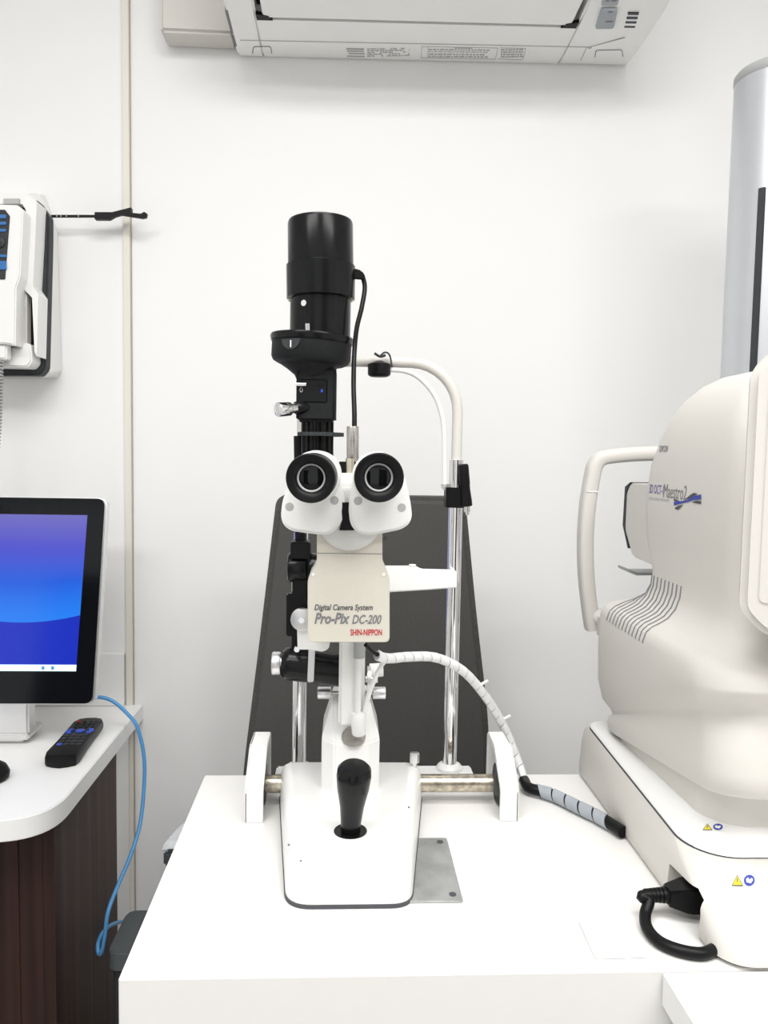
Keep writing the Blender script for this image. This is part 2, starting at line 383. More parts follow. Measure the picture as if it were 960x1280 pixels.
# table items
hp = [P(575, 1131, Z=T), P(578, 1128, Z=T), P(559, 1050, Z=T), P(510, 1050, Z=T), P(495, 1131, Z=T)]
g0 = P(578, 1129, Z=T); g1 = P(559, 1050, Z=T)
pl = empty('metal_plate', (g0.x-.05, .8, T), 'scratched thin silver metal plate lying on the table under the microscope base', 'plate')
MB().boxx(.035, (g0.x+g1.x)/2, g0.y, g1.y, T+.0004, T+.0029, .0006).build('plate', M['plate'], pl)
for y_, px_ in ((g0.y+.01, 0), (g1.y-.01, 0)):
    MB().lathe((g0.x-.008, y_, T+.0028), (0, 0, 1), [(0, .0035), (.0006, .0035), (.0006, .0018), (.0002, .0015)], 20).build('screw', M['ink'], pl)
q = [P(723, 1153, Z=T), P(786, 1153, Z=T), P(809, 1198, Z=T), P(744, 1200, Z=T)]
MB().prism(rpoly([p+V((0, 0, .0005)) for p in q], .003), (0, 0, .004), .0008).build('cover_plate', M['counter'], label='small square white blank plate lying on the front of the table top', cat='plate')
# ------------------------------------------------------------------ slit lamp microscope
sl = empty('slit_lamp_microscope', (.0065, .85, T), 'white and black slit lamp microscope with two eyepieces and a tall black lamp housing', 'microscope')
CX = .0085
def baseout(ins, z, fy=0):
    q = [(-.077+ins, .930-ins*.3), (.098-ins, .928-ins*.3), (.0715-ins, .735), (.066-ins, .6945+ins+fy), (-.051+ins, .6945+ins+fy), (-.0565+ins, .745)]
    return rpoly([V((x, y, z)) for x, y in q], [.008, .008, .02, .034, .034, .02], 8)
MB().loft([baseout(-.0008, T+.0006), baseout(-.0008, T+.0042)]).build('rubber_trim', M['ink'], sl)
ht = .047
base = MB().loft([baseout(0, T+.0036), baseout(.0005, T+.03), baseout(.002, T+ht-.009), baseout(.0045, T+ht-.004), baseout(.0085, T+ht-.0012), baseout(.014, T+ht)]).build('base_housing', M['white'], sl)
j0 = P(438, 1039, Z=T+ht)
MB().lathe(j0-V((0, 0, .001)), (0, 0, 1), [(0, .0165), (.0018, .0165), (.0018, .0150), (.0014, .0148)], 48).build('joystick_well', M['black'], sl)
jt = P(443, 962, Y=.733)
jd = (jt-j0); L = jd.length
MB().lathe(j0+V((0, 0, .001)), jd, [(0, .0100), (.010, .0102), (.03, .0122), (L-.022, .0158), (L-.008, .0170), (L-.001, .0164), (L+.002, .0138), (L+.0032, .006), (L+.0034, 0)], 48).build('joystick', M['blackg'], sl)
k = P(518, 957, Z=T+ht); k.x = min(k.x, .088); k.y = min(k.y, .918)
MB().cyl(k-V((0, 0, .001)), k+V((0, 0, .004)), .003).cyl(k+V((0, 0, .004)), k+V((0, 0, .016)), .0058, bev=.0008).build('locking_knob', M['alu'], sl)
for (x, y) in ((361, 1056), (376, 1076), (511, 1009)):
    p = P(x, y, Z=T+ht); MB().disc(p+V((0, 0, -.0005)), (0, 0, 1), .0011, .001, 10).build('dot', M['midink'], sl)
# axle through the base between the wheel covers
RY = .913; RZ = T+.0255
MB().cyl((-.105, RY, RZ), (.182, RY, RZ), .0105).build('axle', M['rail'], sl)
# pyramid mount
h = []
for (z, f0, f1, wf, wm, wb) in ((T+.04, .837, .851, .018, .0325, .0325), (T+.104, .837, .851, .018, .0325, .0325), (T+.143, .888, .893, .0195, .0205, .0205)):
    for s in (-1, 1):
        h += [V((CX+s*wf, f0, z)), V((CX+s*wm, f1, z)), V((CX+s*wb, .927, z))]
mount = MB().hull(h, .003, 3).build('column_mount', M['white'], sl, smooth_ang=24)
cpt = V((CX+.003, .8435, T+.1085)); nrm = V((0, -.039, .051)).normalized()
MB().lathe(cpt-nrm*.0002, nrm, [(0, .0135), (.0016, .0135), (.0016, .0118), (.001, .0115)], 40).build('pivot_cap', M['steel'], sl)
# arm
ax0 = P(423.5, 850, Y=.832).x; ax1 = P(456, 850, Y=.832).x; az = P(440, 909, Y=.832).z
MB().prism([V((ax0, .832, az)), V((ax0, .90, az+.012)), V((ax0, .90, az+.2)), V((ax0, .832, az+.2))], (ax1-ax0, 0, 0), .0035, 3).build('support_arm', M['white'], sl)
# cable fittings on the arm's right flank
g = P(449, 800, Y=.828); g2 = P(449, 822, Y=.828); g3 = P(447, 890, Y=.83); g4 = P(449, 918, Y=.832)
MB().cyl(g, g2, .0062).build('cable_gland', M['grayp'], sl)
MB().cyl(g2, g3, .0036).build('cable_sleeve', M['whitep'], sl)
MB().lathe(g3, g4-g3, [(0, .0075), (.003, .0088), (.006, .0085), (.0245, .0078), ((g4-g3).length, .0066)], 36).build('cable_connector', M['whitep'], sl)
# clamp knobs
for (xa, xb, y) in ((397, 414, 866), (466, 482, 866)):
    p = P(xa, y, Y=.885); r = P(xb, y, Y=.885)
    kn = MB().cyl(p, r, .0072, n=10, bev=.001).build('clamp_knob', M['alu'], sl)
    s0 = P(440, y, Y=.885); MB().cyl(r if xa < 440 else p, s0, .0025).build('shaft', M['steel'], kn)
p = P(459, 849, Y=.875); MB().cyl(p, p+V((.004, 0, 0)), .015).cyl(p+V((-.002, 0, 0)), p+V((.012, 0, 0)), .004).build('adjusting_disc', M['alu'], sl)
p = P(462, 838, Y=.88); MB().cyl(p, P(479, 837, Y=.88), .0078, n=28, bev=.0008).build('side_knob', M['whitep'], sl)
# lower illumination arm (black barrel)
a_ = P(352, 828, Y=.862); b_ = P(428, 838, Y=.862)
MB().lathe(a_, b_-a_, [(0, .013), (.004, .0175), (.008, .0185), ((b_-a_).length, .0185)], 40).build('prism_barrel', M['blackg'], sl)
k0 = P(340, 829, Y=.862)
MB().cyl(k0, k0+V((.010, 0, 0)), .0128, n=28, bev=.0015).cyl(k0+V((.010, 0, 0)), a_+V((.002, 0, 0)), .0105, n=28).build('barrel_knob', M['alu'], sl)
st = pp([(386, 806), (394, 806), (392, 853), (384, 853)], .842)
MB().prism(st, (0, .012, 0), .001).build('metal_strap', M['alu'], sl)
# bracket and disc
MB().prism(rpoly(pp([(371, 774), (398, 768), (412, 790), (412, 810), (404, 815), (388, 812), (372, 812)], .80), .004), (0, .03, 0), .002).build('bracket', M['whitep'], sl)
p = P(377, 775, Y=.795); MB().cyl(p, p+V((0, .008, 0)), .0115, bev=.001).build('angle_disc', M['alu'], sl)
MB().cyl(p-V((0, .003, 0)), p, .003).build('disc_screw', M['chrome'], sl)
MB().cyl(P(371, 812, Y=.83), P(371, 812, Y=.83)+V((0, .02, 0)), .003).build('stop_pin', M['chrome'], sl)
# black pillar
xa = P(366, 700, Y=.865).x; xb = P(386, 700, Y=.865).x
MB().boxx(xa, xb, .855, .875, P(370, 815, Y=.865).z, P(370, 676, Y=.865).z, .002).build('pillar', M['black'], sl)
MB().boxx(P(359, 700, Y=.87).x, xa+.004, .862, .88, P(370, 795, Y=.865).z, P(370, 742, Y=.865).z, .0015).build('pillar_plate', M['black'], sl)
MB().boxx(P(364, 700, Y=.86).x, P(388, 700, Y=.86).x, .848, .876, P(370, 697, Y=.86).z, P(370, 676, Y=.86).z, .001).build('joint_collar', M['black'], sl)
p = P(360, 709, Y=.865); q_ = P(403, 712, Y=.865)
MB().cyl(p, V((xa+.016, p.y, p.z)), .0165, bev=.0025).cyl(V((xa+.0175, p.y, p.z)), q_, .0168, bev=.0012).build('pivot_joint', M['blackg'], sl)
MB().cyl(P(374, 545, Y=.87), P(376, 690, Y=.87), .0062).build('thin_post', M['black'], sl)
MB().boxx(P(370, 700, Y=.88).x, P(383, 700, Y=.88).x, .88, .89, P(370, 690, Y=.88).z, P(370, 650, Y=.88).z, .001).build('thin_post_stop', M['grayp'], sl)
# ribbed black column and filter housing
B = MB(); p = P(396, 610, Y=.862); q_ = P(396, 527, Y=.862)
n = 96; rr = P(417, 560, Y=.862).x-p.x
rings = []
for z in (p.z, q_.z):
    rings.append([V((p.x+rr*(.93+.07*(1 if (i//4) % 2 else -1))*math.cos(2*PI*i/n)*1.0, .862+rr*(.93+.07*(1 if (i//4) % 2 else -1))*math.sin(2*PI*i/n), z)) for i in range(n)])
B.loft(rings).build('ribbed_column', M['blackg'], sl, smooth_ang=20)
p = P(401, 543, Y=.862); n = 80
def gear(r0, r1): return [(r1 if (i//2) % 2 else r0) for i in range(n)]
g_ = gear(.0245, .0256)
MB().loft([[V((p.x+g_[i]*math.cos(2*PI*i/n), .862+g_[i]*math.sin(2*PI*i/n), p.z+dz)) for i in range(n)] for dz in (-.002, .002)]).build('knurled_disc', M['dgray'], sl, smooth_ang=20)
x0 = P(370, 500, Y=.842).x; x1 = P(420, 500, Y=.842).x; z0 = P(395, 527, Y=.842).z; z1 = P(395, 458, Y=.842).z
fh = MB(); fh.boxx(x0, x1, .842, .888, z0, z1, .0035, 3)
fh.build('filter_housing', M['blackm'], sl)
wx0 = P(370.5, 490, Y=.841).x; wx1 = P(409, 490, Y=.841).x; wz0 = P(390, 503, Y=.841).z; wz1 = P(390, 474, Y=.841).z
fw = MB().boxx(wx0, wx1, .8412, .845, wz0, wz1, .0008).build('filter_window', M['blackg'], sl)
MB().boxx(P(396, 481, Y=.84).x, P(404, 481, Y=.84).x, .8405, .843, P(390, 483, Y=.841).z, P(390, 479, Y=.841).z).build('selector_slot', M['black'], fw)
text_on('numeral', '0', px_fn(374.5, 484, 378.5, 490.5, .8408), M['lightink'], fw)
MB().boxx(P(401, 488, Y=.84).x, P(403.5, 488, Y=.84).x, .8406, .843, P(390, 490, Y=.841).z, P(390, 486.5, Y=.841).z).build('blue_mark', M['bluek'], fw)
p = P(371, 480.5, Y=.838); MB().cyl(p+V((-.001, 0, .0)), p+V((.010, 0, .0003)), .0022).build('filter_lever', M['chrome'], sl)
p = P(372, 511, Y=.845); q_ = P(383, 509, Y=.835)
MB().cyl(P(384, 509, Y=.848), P(369, 510, Y=.84), .0068, bev=.001).build('knob_boss', M['blackg'], sl)
MB().cyl(P(371, 510, Y=.84), P(360, 511, Y=.833), .0052).cyl(P(362, 511, Y=.834), P(347, 512, Y=.824), .0078, n=12, bev=.0012).build('silver_knob', M['chrome'], sl)
# cone, collar and dial
oc = P(395, 466, Y=.862); 
MB().lathe(oc, P(390, 440, Y=.862)-oc, [(-.004, .022), (.002, .0235), (.010, .030), (.016, .036), (.018, .038)], 56).build('cone', M['blackm'], sl)
c0 = P(388.5, 456, Y=.862); c1 = P(390, 428, Y=.862); cd_ = c1-c0; L = cd_.length
MB().lathe(c0, cd_, [(0, .036), (.003, .0415), (.007, .0433), (L, .0433)], 64).build('collar', M['blackm'], sl)
MB().lathe(c1, cd_, [(-.001, .0445), (.0035, .0456), (.006, .0448), (.006, .03)], 64).build('dial_rim', M['blackg'], sl)
ang = math.radians(-117)
wc = c0+cd_*.66+V((.0437*math.cos(ang), .0437*math.sin(ang), 0))
tg = V((-math.sin(ang), math.cos(ang), 0)); nr = V((math.cos(ang), math.sin(ang), 0))
pts = [wc+tg*(.011*math.cos(PI+PI*i/12))+V((0, 0, .006+.011*math.sin(PI+PI*i/12)))-nr*.0018 for i in range(13)]
sw = MB().prism(pts, nr*.0022).build('scale_window', M['dgray'], sl)
MB().boxx(wc.x-.0006, wc.x+.0006, wc.y-.003, wc.y+.001, wc.z-.003, wc.z+.004).build('index_line', M['whitep'], sw)
# lamp tower
l0 = P(400, 424, Y=.862); l1 = P(401, 368, Y=.862)
MB().cyl(l0, l1, .0330, n=64).build('lamp_barrel', M['blackg'], sl)
l2 = P(401, 375, Y=.862); l3 = P(401, 332, Y=.862); L = (l3-l2).length
MB().lathe(l2, l3-l2, [(0, .0350), (.001, .0370), (L-.001, .0374), (L, .0362)], 64).build('lamp_ring', M['blackg'], sl)
l4 = P(400.5, 276, Y=.862); L = (l4-l3).length
MB().lathe(l3, l4-l3, [(0, .0355), (L-.004, .0352), (L-.001, .0342), (L, .032)], 64).build('lamp_cap', M['blackg'], sl)
def radial(px, py, r=.0328):
    q = P(px, py, Y=.862-r); dx = q.x-l0.x; yy = .862-math.sqrt(max(r*r-dx*dx, 0)); return P(px, py, Y=yy), V((dx, yy-.862, 0)).normalized()
p, nn = radial(380.5, 379); MB().disc(p, nn, .0032, .0016).build('set_screw', M['chrome'], sl)
p, nn = radial(385.5, 418); q_, _ = radial(385, 405); MB().cyl(p+nn*.001, q_+nn*.001, .0026).build('set_pin', M['chrome'], sl)
for x in (360.5, 441.5):
    p = P(x, 374, Y=.862); MB().sphere(p+V((.002 if x < 400 else -.002, 0, 0)), .0028).build('rim_screw', M['brass'], sl)
# lamp power lead
p = P(443, 337, Y=.862)
lead = MB().tube([P(453, 344, Y=.862), P(456, 360, Y=.86), P(452, 385, Y=.85), P(446, 410, Y=.845), P(443, 440, Y=.84), P(442, 480, Y=.82), P(443, 515, Y=.805), P(443, 535, Y=.80)], .0026, 12).build('lamp_lead', M['black'], sl)
MB().hull([P(x, y, Y=yy) for x, y in ((441, 335), (452, 338), (456, 344), (455, 350), (442, 349)) for yy in (.855, .868)], .0015).build('plug', M['black'], lead)
MB().cyl(P(441, 577, Y=.80), P(441, 533, Y=.80), .0062, bev=.0005).build('silver_tube', M['steel'], sl)
MB().cyl(P(437.5, 591, Y=.78), P(437.5, 573, Y=.78), .0045, n=6).cyl(P(437.5, 597, Y=.78), P(437.5, 591, Y=.78), .0022).build('brass_nut', M['brass'], sl)
MB().boxx(P(423, 584, Y=.79).x, P(446, 584, Y=.79).x, .785, .80, P(430, 591, Y=.79).z, P(430, 577, Y=.79).z, .001).build('tube_block', M['black'], sl)
# microscope head
hx0 = P(404, 0, Y=.75).x; hx1 = P(466, 0, Y=.75).x
MB().prism(rpoly(pp([(404, 592), (466, 592), (468, 672), (404, 672)], .752), .005), (0, .055, 0), .004, 3).build('microscope_body', M['white'], sl)
MB().prism(pp([(426, 628), (442, 628), (440, 650), (443, 663), (424, 663), (428, 650)], .7245), (0, .005, 0)).build('dark_gap', M['black'], sl)
# camera housing
pts = rpoly(pp([(396, 640), (478, 640), (478, 701), (487, 722), (487, 803), (384.5, 803), (384.5, 724), (396, 703)], .735), [0, 0, .004, .004, .005, .005, .004, .004])
cam_h = MB().prism(pts, (0, .052, 0), .0014, 2).build('camera_housing', M['ivory'], sl)
MB().boxx(P(396.5, 692, Y=.7348).x, P(477.5, 692, Y=.7348).x, .7347, .736, P(437, 692.3, Y=.7348).z, P(437, 691.6, Y=.7348).z).build('split_line', M['midink'], cam_h)
for x in (391.5, 479.5):
    p = P(x, 718, Y=.735); MB().cyl(p-V((0, .0006, 0)), p, .0016).build('housing_screw', M['whitep'], cam_h)
p = P(479, 673, Y=.74); MB().cyl(p, p+V((.003, 0, 0)), .0016).build('side_screw', M['ink'], cam_h)
TY = .7346
text_on('lettering', 'Digital Camera System', px_fn(393, 755.5, 466, 765, TY), M['ink'], cam_h, .015, .25)
text_on('lettering', 'Pro-Pix', px_fn(393, 766, 437.5, 780, TY), M['midink'], cam_h, .03, .3)
text_on('lettering', 'DC-200', px_fn(440, 768.5, 477, 780, TY), M['midink'], cam_h, .02, .3)
text_on('lettering', 'SHIN-NIPPON', px_fn(438, 786.5, 477.5, 794.5, TY), M['red'], cam_h, .02, 0, label='red lettering')
# round drum between pods
dc = P(437, 648, Y=.7345)
MB().lathe(dc, (0, -1, 0), [(-.004, .0303), (.0035, .0303), (.0045, .0293), (.0050, .026), (.0085, .002)], 64).build('objective_drum', M['drum'], sl)
# prism housings (pods) and eyepieces
def pod(out, ec, er, scr):
    pts = rpoly(pp(out, .722), .006, 4)
    pd = MB().prism(pts, (0, .030, 0), .005, 4, sides=False).build('prism_housing', M['white'], sl)
    for x, y in scr:
        p = P(x, y, Y=.7225); MB().disc(p, (0, -1, 0), .0040, .0007).build('cover_screw', M['lightink'], pd)
    f = P(ec[0], ec[1], Y=.672); r_ = P(er[0], er[1], Y=.722); d = f-r_; L = d.length
    MB().lathe(r_-d.normalized()*.01, d, [(0, .0215), (.016, .0225), (.028, .0225), (.030, .0205), (L*.5+.01, .0205)], 56).build('eyepiece_tube', M['white'], sl)
    e = MB().lathe(r_, d, [(L*.45, .0190), (L*.5, .0212), (L-.012, .0214), (L-.0025, .0218), (L-.0006, .0214), (L, .0206), (L-.0006, .0170), (L-.0016, .0140), (L-.0035, .0126), (L-.008, .0122)], 64).build('eyepiece', M['black'], sl)
    MB().lathe(r_, d, [(L-.0085, .0124), (L-.0048, .0124), (L-.0047, .0116), (L-.0060, .0108)], 56, cap=False).build('metal_ring', M['grayp'], e)
    ln = MB().lathe(r_, d, [(L-.012, .0118), (L-.0075, .0118), (L-.0062, .008), (L-.0056, .004), (L-.0055, 0)], 48).build('eye_lens', M['lens'], e)
pod([(364, 596), (353, 625), (350.5, 645), (354, 657), (364, 664), (385, 667), (405, 669), (417, 666), (425, 657), (431.5, 638), (431, 620), (424, 600), (412, 572), (376, 570)], (388, 598), (397, 593), ((362, 633.5), (418, 625.5)))
pod([(506, 596), (513, 625), (515.5, 645), (512, 655), (502, 662), (478, 667), (458, 669.5), (446, 666), (438, 656), (435.5, 638), (437, 620), (441, 600), (452, 572), (490, 570)], (474, 597), (470, 595), ((447.5, 626), (502, 634.5)))
# ------------------------------------------------------------------ wheel covers
def cover(pxl, side, lbl):
    w = .021
    x = pxl
    o = empty('wheel_cover', (x, .91, T), lbl, 'wheel cover', 'white arch covers over the rail ends')
    outer = [(.865, 0), (.865, .036), (.869, .043), (.906, .071), (.912, .0745), (.955, .0745), (.961, .069), (.961, 0)]
    inner = [(.954, 0), (.954, .066), (.916, .066), (.877, .039), (.872, .033), (.872, 0)]
    b = MB()
    xo = x-w/2; xi = x+w/2
    # thin shell: outer flank plate + arch band open on the inside
    flank = [V((0, y, T+z)) for y, z in outer]
    ox = xo if side < 0 else xi
    b.prism([p+V((ox, 0, 0)) for p in flank], (.003*(-side), 0, 0), .001)
    band = [V((xo, y, T+z)) for y, z in outer+inner]
    b.prism(band, (w, 0, 0), .0008)
    b.build('cover_shell', M['white'], o)
    zc = RZ
    MB().cyl((x-.007*1, RY, zc), (x+.0085, RY, zc), .0235, n=36).build('rack_wheel', M['black'], o)
    p = V((ox, .885, T+.014)); MB().cyl(p, p+V((.0025*side, 0, 0)), .0022).build('cover_screw', M['grayp'], o)
lx = (P(306, 1027, Y=.865).x+P(328, 1027, Y=.865).x)/2
rx = (P(626, 1027, Y=.865).x+P(647, 1027, Y=.865).x)/2
cover(lx, -1, 'white arch-shaped cover over the left end of the rail')
cover(rx, 1, 'white arch-shaped cover over the right end of the rail, next to the wrapped cable')
# ------------------------------------------------------------------ chin rest frame
CY = .982
cf = empty('chin_rest_frame', (.04, CY, T), 'chin rest frame of two chrome rods and a white arched tube behind the microscope', 'chin rest')
rxx = P(563, 900, Y=CY).x; lxx = P(374.5, 900, Y=CY).x
zc = P(569, 575, Y=CY).z
MB().boxx(lxx-.03, rxx+.03, CY-.014, CY+.014, T+.0003, T+.014, .002).build('mounting_bar', M['whitep'], cf)
for x in (lxx, rxx): MB().cyl((x, CY, T+.016), (x, CY, zc), .0092, n=32).build('chrome_rod', M['chrome'], cf)
MB().lathe((rxx, CY, T+.0135), (0, 0, 1), [(0, .0165), (.005, .0165), (.008, .014), (.010, .010)], 36).build('rod_flange', M['white'], cf)
MB().lathe((lxx, CY, T+.0135), (0, 0, 1), [(0, .0165), (.005, .0165), (.008, .014), (.010, .010)], 36).build('rod_flange', M['white'], cf)
ztop = P(500, 453, Y=CY).z; R_ = .060
path = [V((lxx, CY, zc-.002)), V((lxx, CY, zc+.04))]
path += [V((lxx, CY, ztop-R_))]
for i in range(1, 9): a_ = PI/2*i/8; path.append(V((lxx+R_*(1-math.cos(a_)), CY, ztop-R_+R_*math.sin(a_))))
for i in range(0, 9): a_ = PI/2*i/8; path.append(V((rxx-R_+R_*math.sin(a_), CY, ztop-R_+R_*math.cos(a_))))
path += [V((rxx, CY, zc+.04)), V((rxx, CY, zc-.002))]
MB().tube(path, .0066, 16, 0).build('arch_tube', M['beige'], cf)
arm_ = pp([(478, 709), (520, 709), (528, 713), (571, 714), (571, 735), (530, 738), (478, 741)], .958)
MB().prism(arm_, (0, .016, 0), .0015).build('chin_arm', M['whitep'], cf)
MB().boxx(lxx-.01, P(486, 720, Y=.99).x, .960, .973, P(500, 738, Y=.99).z, P(500, 712, Y=.99).z, .001).build('chin_support', M['whitep'], cf)
p = P(515.5, 710, Y=.966); MB().cyl(p, p+V((0, 0, .004)), .003).cyl(p+V((0, 0, .003)), p+V((0, 0, .0045)), .0045).build('thumb_screw', M['whitep'], cf)
MB().boxx(rxx-.0135, rxx+.010, CY-.012, CY+.012, P(560, 634, Y=CY).z, P(560, 609, Y=CY).z, .0012).build('clamp_block', M['black'], cf)
fx = P(556, 600, Y=CY).x
ft = MB().tube([V((fx, CY-.002, P(556, 612, Y=CY).z)), P(555.5, 570, Y=CY-.002), P(554, 530, Y=CY-.004), P(545, 498, Y=CY-.006), P(527, 475, Y=CY-.008), P(508, 464.5, Y=CY-.01), P(484, 462, Y=CY-.012)], .0030, 12).build('fixation_stem', M['whitep'], cf)
MB().cyl(P(556, 610, Y=CY-.002), P(556, 605, Y=CY-.002), .0048).build('stem_nut', M['alu'], ft)
p = P(474, 471, Y=CY-.014); q_ = P(474, 451, Y=CY-.014); L = (q_-p).length
fl = MB().lathe(p, q_-p, [(0, .010), (.001, .0125), (.003, .0142), (L-.006, .0142), (L-.004, .0138), (L, .004), (L, 0)], 40).build('fixation_lamp', M['black'], cf)
MB().tube([P(468, 441.5, Y=CY-.014), P(475, 445.5, Y=CY-.014), P(482, 444, Y=CY-.014)], .0016, 8).tube([P(474, 446, Y=CY-.012), P(481, 440.5, Y=CY-.012), P(487, 444, Y=CY-.012), P(490, 459, Y=CY-.016)], .0011, 8).build('lamp_clip', M['dgray'], fl)
# handle of the clamp
h0 = P(579, 580, Y=CY-.012); h1 = P(583, 628, Y=CY-.012); d = h1-h0; L = d.length
MB().lathe(h0, d, [(0, .0045), (.001, .0060), (.003, .0066), (L*.52, .0066), (L*.54, .0062), (L*.7, .0062), (L-.002, .0072), (L+.004, .0072), (L+.005, .006)], 28).build('clamp_handle', M['black'], cf)
MB().boxx(rxx+.009, h1.x, CY-.014, CY-.006, P(560, 631, Y=CY).z, P(560, 614, Y=CY).z, .001).build('handle_joint', M['black'], cf)
MB().cyl(h1+d.normalized()*.003, h1+d.normalized()*.012, .0042).cyl(h1+d.normalized()*.012, h1+d.normalized()*.016, .0024).build('handle_tip', M['chrome'], cf)
# ------------------------------------------------------------------ wrapped cable
ctrl = [P(457, 806, Y=.79), P(466, 815, Y=.80), P(482, 823, Y=.82), P(510, 821, Y=.85), P(545, 822, Y=.885), P(578, 838, Y=.91), P(605, 868, Y=.94), P(628, 905, Y=.97), P(645, 945, Y=.975), P(655, 975, Z=T+.0095)]
path = smooth(ctrl, 10)
wc_ = empty('wrapped_cable', ctrl[-1], 'white spiral-wrapped cable arching from the camera housing down to the table', 'cable')
MB().tube(ctrl[:3], .0022, 10).build('black_lead', M['black'], wc_)
MB().tube(path[14:], .0046, 12, 0).build('cable_core', M['wrap'], wc_)
def spiral(path, r, pitch, width, th=.0009, gap_n=8):
    # ribbon following a helix round the path
    b = bmesh.new(); L = [0]
    for a, c in zip(path, path[1:]): L.append(L[-1]+(c-a).length)
    tot = L[-1]; u = None; frames = []
    for i, p in enumerate(path):
        d = (path[min(i+1, len(path)-1)]-path[max(i-1, 0)]).normalized()
        u = d.orthogonal().normalized() if u is None else (u-d*u.dot(d)).normalized()
        frames.append((p, d, u.copy(), d.cross(u)))
    def at(s, a, rr):
        s = max(0, min(tot, s)); i = 0
        while i < len(L)-2 and L[i+1] < s: i += 1
        t = (s-L[i])/(L[i+1]-L[i]); f0, f1 = frames[i], frames[i+1]
        p = f0[0].lerp(f1[0], t); uu = f0[2].lerp(f1[2], t).normalized(); ww = f0[3].lerp(f1[3], t).normalized()
        return p+(uu*math.cos(a)+ww*math.sin(a))*rr
    turns = (tot-width)/pitch; n = int(turns*18); prev = None
    for k in range(n+1):
        a = 2*PI*turns*k/n; s = pitch*turns*k/n
        q = [b.verts.new(at(s+ds, a, rr)) for ds, rr in ((0, r), (width, r), (width, r+th), (0, r+th))]
        if prev:
            for j in range(4): b.faces.new((prev[j], prev[(j+1) % 4], q[(j+1) % 4], q[j]))
        else: b.faces.new(q)
        prev = q
    b.faces.new(prev); bmesh.ops.recalc_face_normals(b, faces=b.faces)
    m_ = MB(); m_.add(b); return m_
spiral(path[12:], .0047, .0165, .0152).build('spiral_wrap', M['wrapw'], wc_)
MB().tube([P(488, 822, Y=.825), P(478, 830, Y=.826), P(468, 850, Y=.826), P(461, 868, Y=.828), P(456, 889, Y=.83)], .0026, 10).build('branch_cable', M['whitep'], wc_)
for i in (57, 69): 
    p = path[i]; MB().cyl(p+V((.003, 0, .002)), p+V((.012, -.002, .008)), .0018).build('cable_tie', M['whitep'], wc_)
e0 = P(655, 975, Z=T+.0095)
pk = smooth([e0, P(662, 985, Z=T+.010), P(690, 993, Z=T+.0090), P(725, 1010, Z=T+.0090), P(750, 1022, Z=T+.0090), P(776, 1038, Z=T+.009), P(800, 1056, Z=T+.009)], 8)
pk = [p for p in pk if p.x < .3125]
ck = MB().tube(pk, .0068, 14, 0).build('cable_sleeve', M['black'], wc_)
spiral([p for p in pk[7:] if p.x < .306], .0070, .021, .0185, .0008).build('sleeve_wrap', M['wrap'], ck)
MB().tube([P(650, 984, Z=T+.002), P(662, 988, Z=T+.002), P(690, 996, Z=T+.002), P(720, 1013, Z=T+.002), P(745, 1026, Z=T+.002)], .0015, 8).build('thin_tie', M['whitep'], wc_)
# ------------------------------------------------------------------ OCT scanner (large white instrument)
oc = empty('eye_scanner', (.48, .87, T), 'large white rounded retinal scanner with a screen, standing on the right of the table', 'eye scanner')
def ring(xl, xr, yf, yb, rf, rb, z0, k=0.0, y0=.78, n=10, kf=0):
    pts = []
    def arc(cx, cy, r, a0, a1):
        for i in range(n+1):
            a = a0+(a1-a0)*i/n; pts.append((cx+r*math.cos(a), cy+r*math.sin(a)))
    arc(xl+rf, yf+rf, rf, PI, 1.5*PI)
    arc(xr-rf, yf+rf, rf, 1.5*PI, 2*PI)
    arc(xr-rb, yb-rb, rb, 0, .5*PI)
    arc(xl+rb, yb-rb, rb, .5*PI, PI)
    # extra points along left flank for smooth shading
    m = 8
    (xa, ya), (xb2, yb2) = pts[-1], pts[0]
    for i in range(1, m): t = i/m; pts.append((xa+(xb2-xa)*t, ya+(yb2-ya)*t))
    return [V((x, y, T+z0+k*(y-y0))) for x, y in pts]
XRR = .655
# lower base shell
k_ = .065
k_ = .04
lower = MB().loft([ring(.318, XRR, .604, 1.006, .028, .015, .0012), ring(.315, XRR+.002, .597, 1.010, .030, .018, .004), ring(.315, XRR+.002, .598, 1.010, .034, .018, .016, k_*.3),
    ring(.3158, XRR+.002, .608, 1.010, .038, .02, .030, k_*.6), ring(.317, XRR, .628, 1.010, .042, .02, .042, k_*.8), ring(.319, XRR, .652, 1.009, .045, .02, .053, k_), ring(.3222, XRR-.002, .672, 1.004, .045, .02, .0608, k_)])
lo = lower.build('base_shell', M['beige'], oc, smooth_ang=50)
# plug recess cut into the flank
def cut(target, pts, vec):
    cb = MB().prism(pts, vec); me = bpy.data.meshes.new('c'); cb.b.to_mesh(me); cb.b.free()
    c = bpy.data.objects.new('c', me); COL.objects.link(c)
    md = target.modifiers.new('b', 'BOOLEAN'); md.operation = 'DIFFERENCE'; md.object = c; md.solver = 'EXACT'
    bpy.context.view_layer.update()
    nm = bpy.data.meshes.new_from_object(target.evaluated_get(bpy.context.evaluated_depsgraph_get()))
    target.modifiers.remove(md); target.data = nm; bpy.data.objects.remove(c)
rp = [P(834, 1080, X=.31), P(866, 1116, X=.31), P(873, 1145, X=.31), P(874, 1152, X=.31), P(838, 1120, X=.31)]
print('recess', rp)
rq = [V((.30, .709, T+.033)), V((.30, .656, T+.0385)), V((.30, .645, T+.034)), V((.30, .6405, T+.022)), V((.30, .6405, T-.01)), V((.30, .709, T-.01))]
cut(lo, rq, (.05, 0, 0))
MB().loft([ring(.3222, XRR-.003, .6735, .997, .044, .02, .0604, k_), ring(.3222, XRR-.003, .6735, .997, .044, .02, .0629, k_)]).build('base_seam', M['ink'], oc)
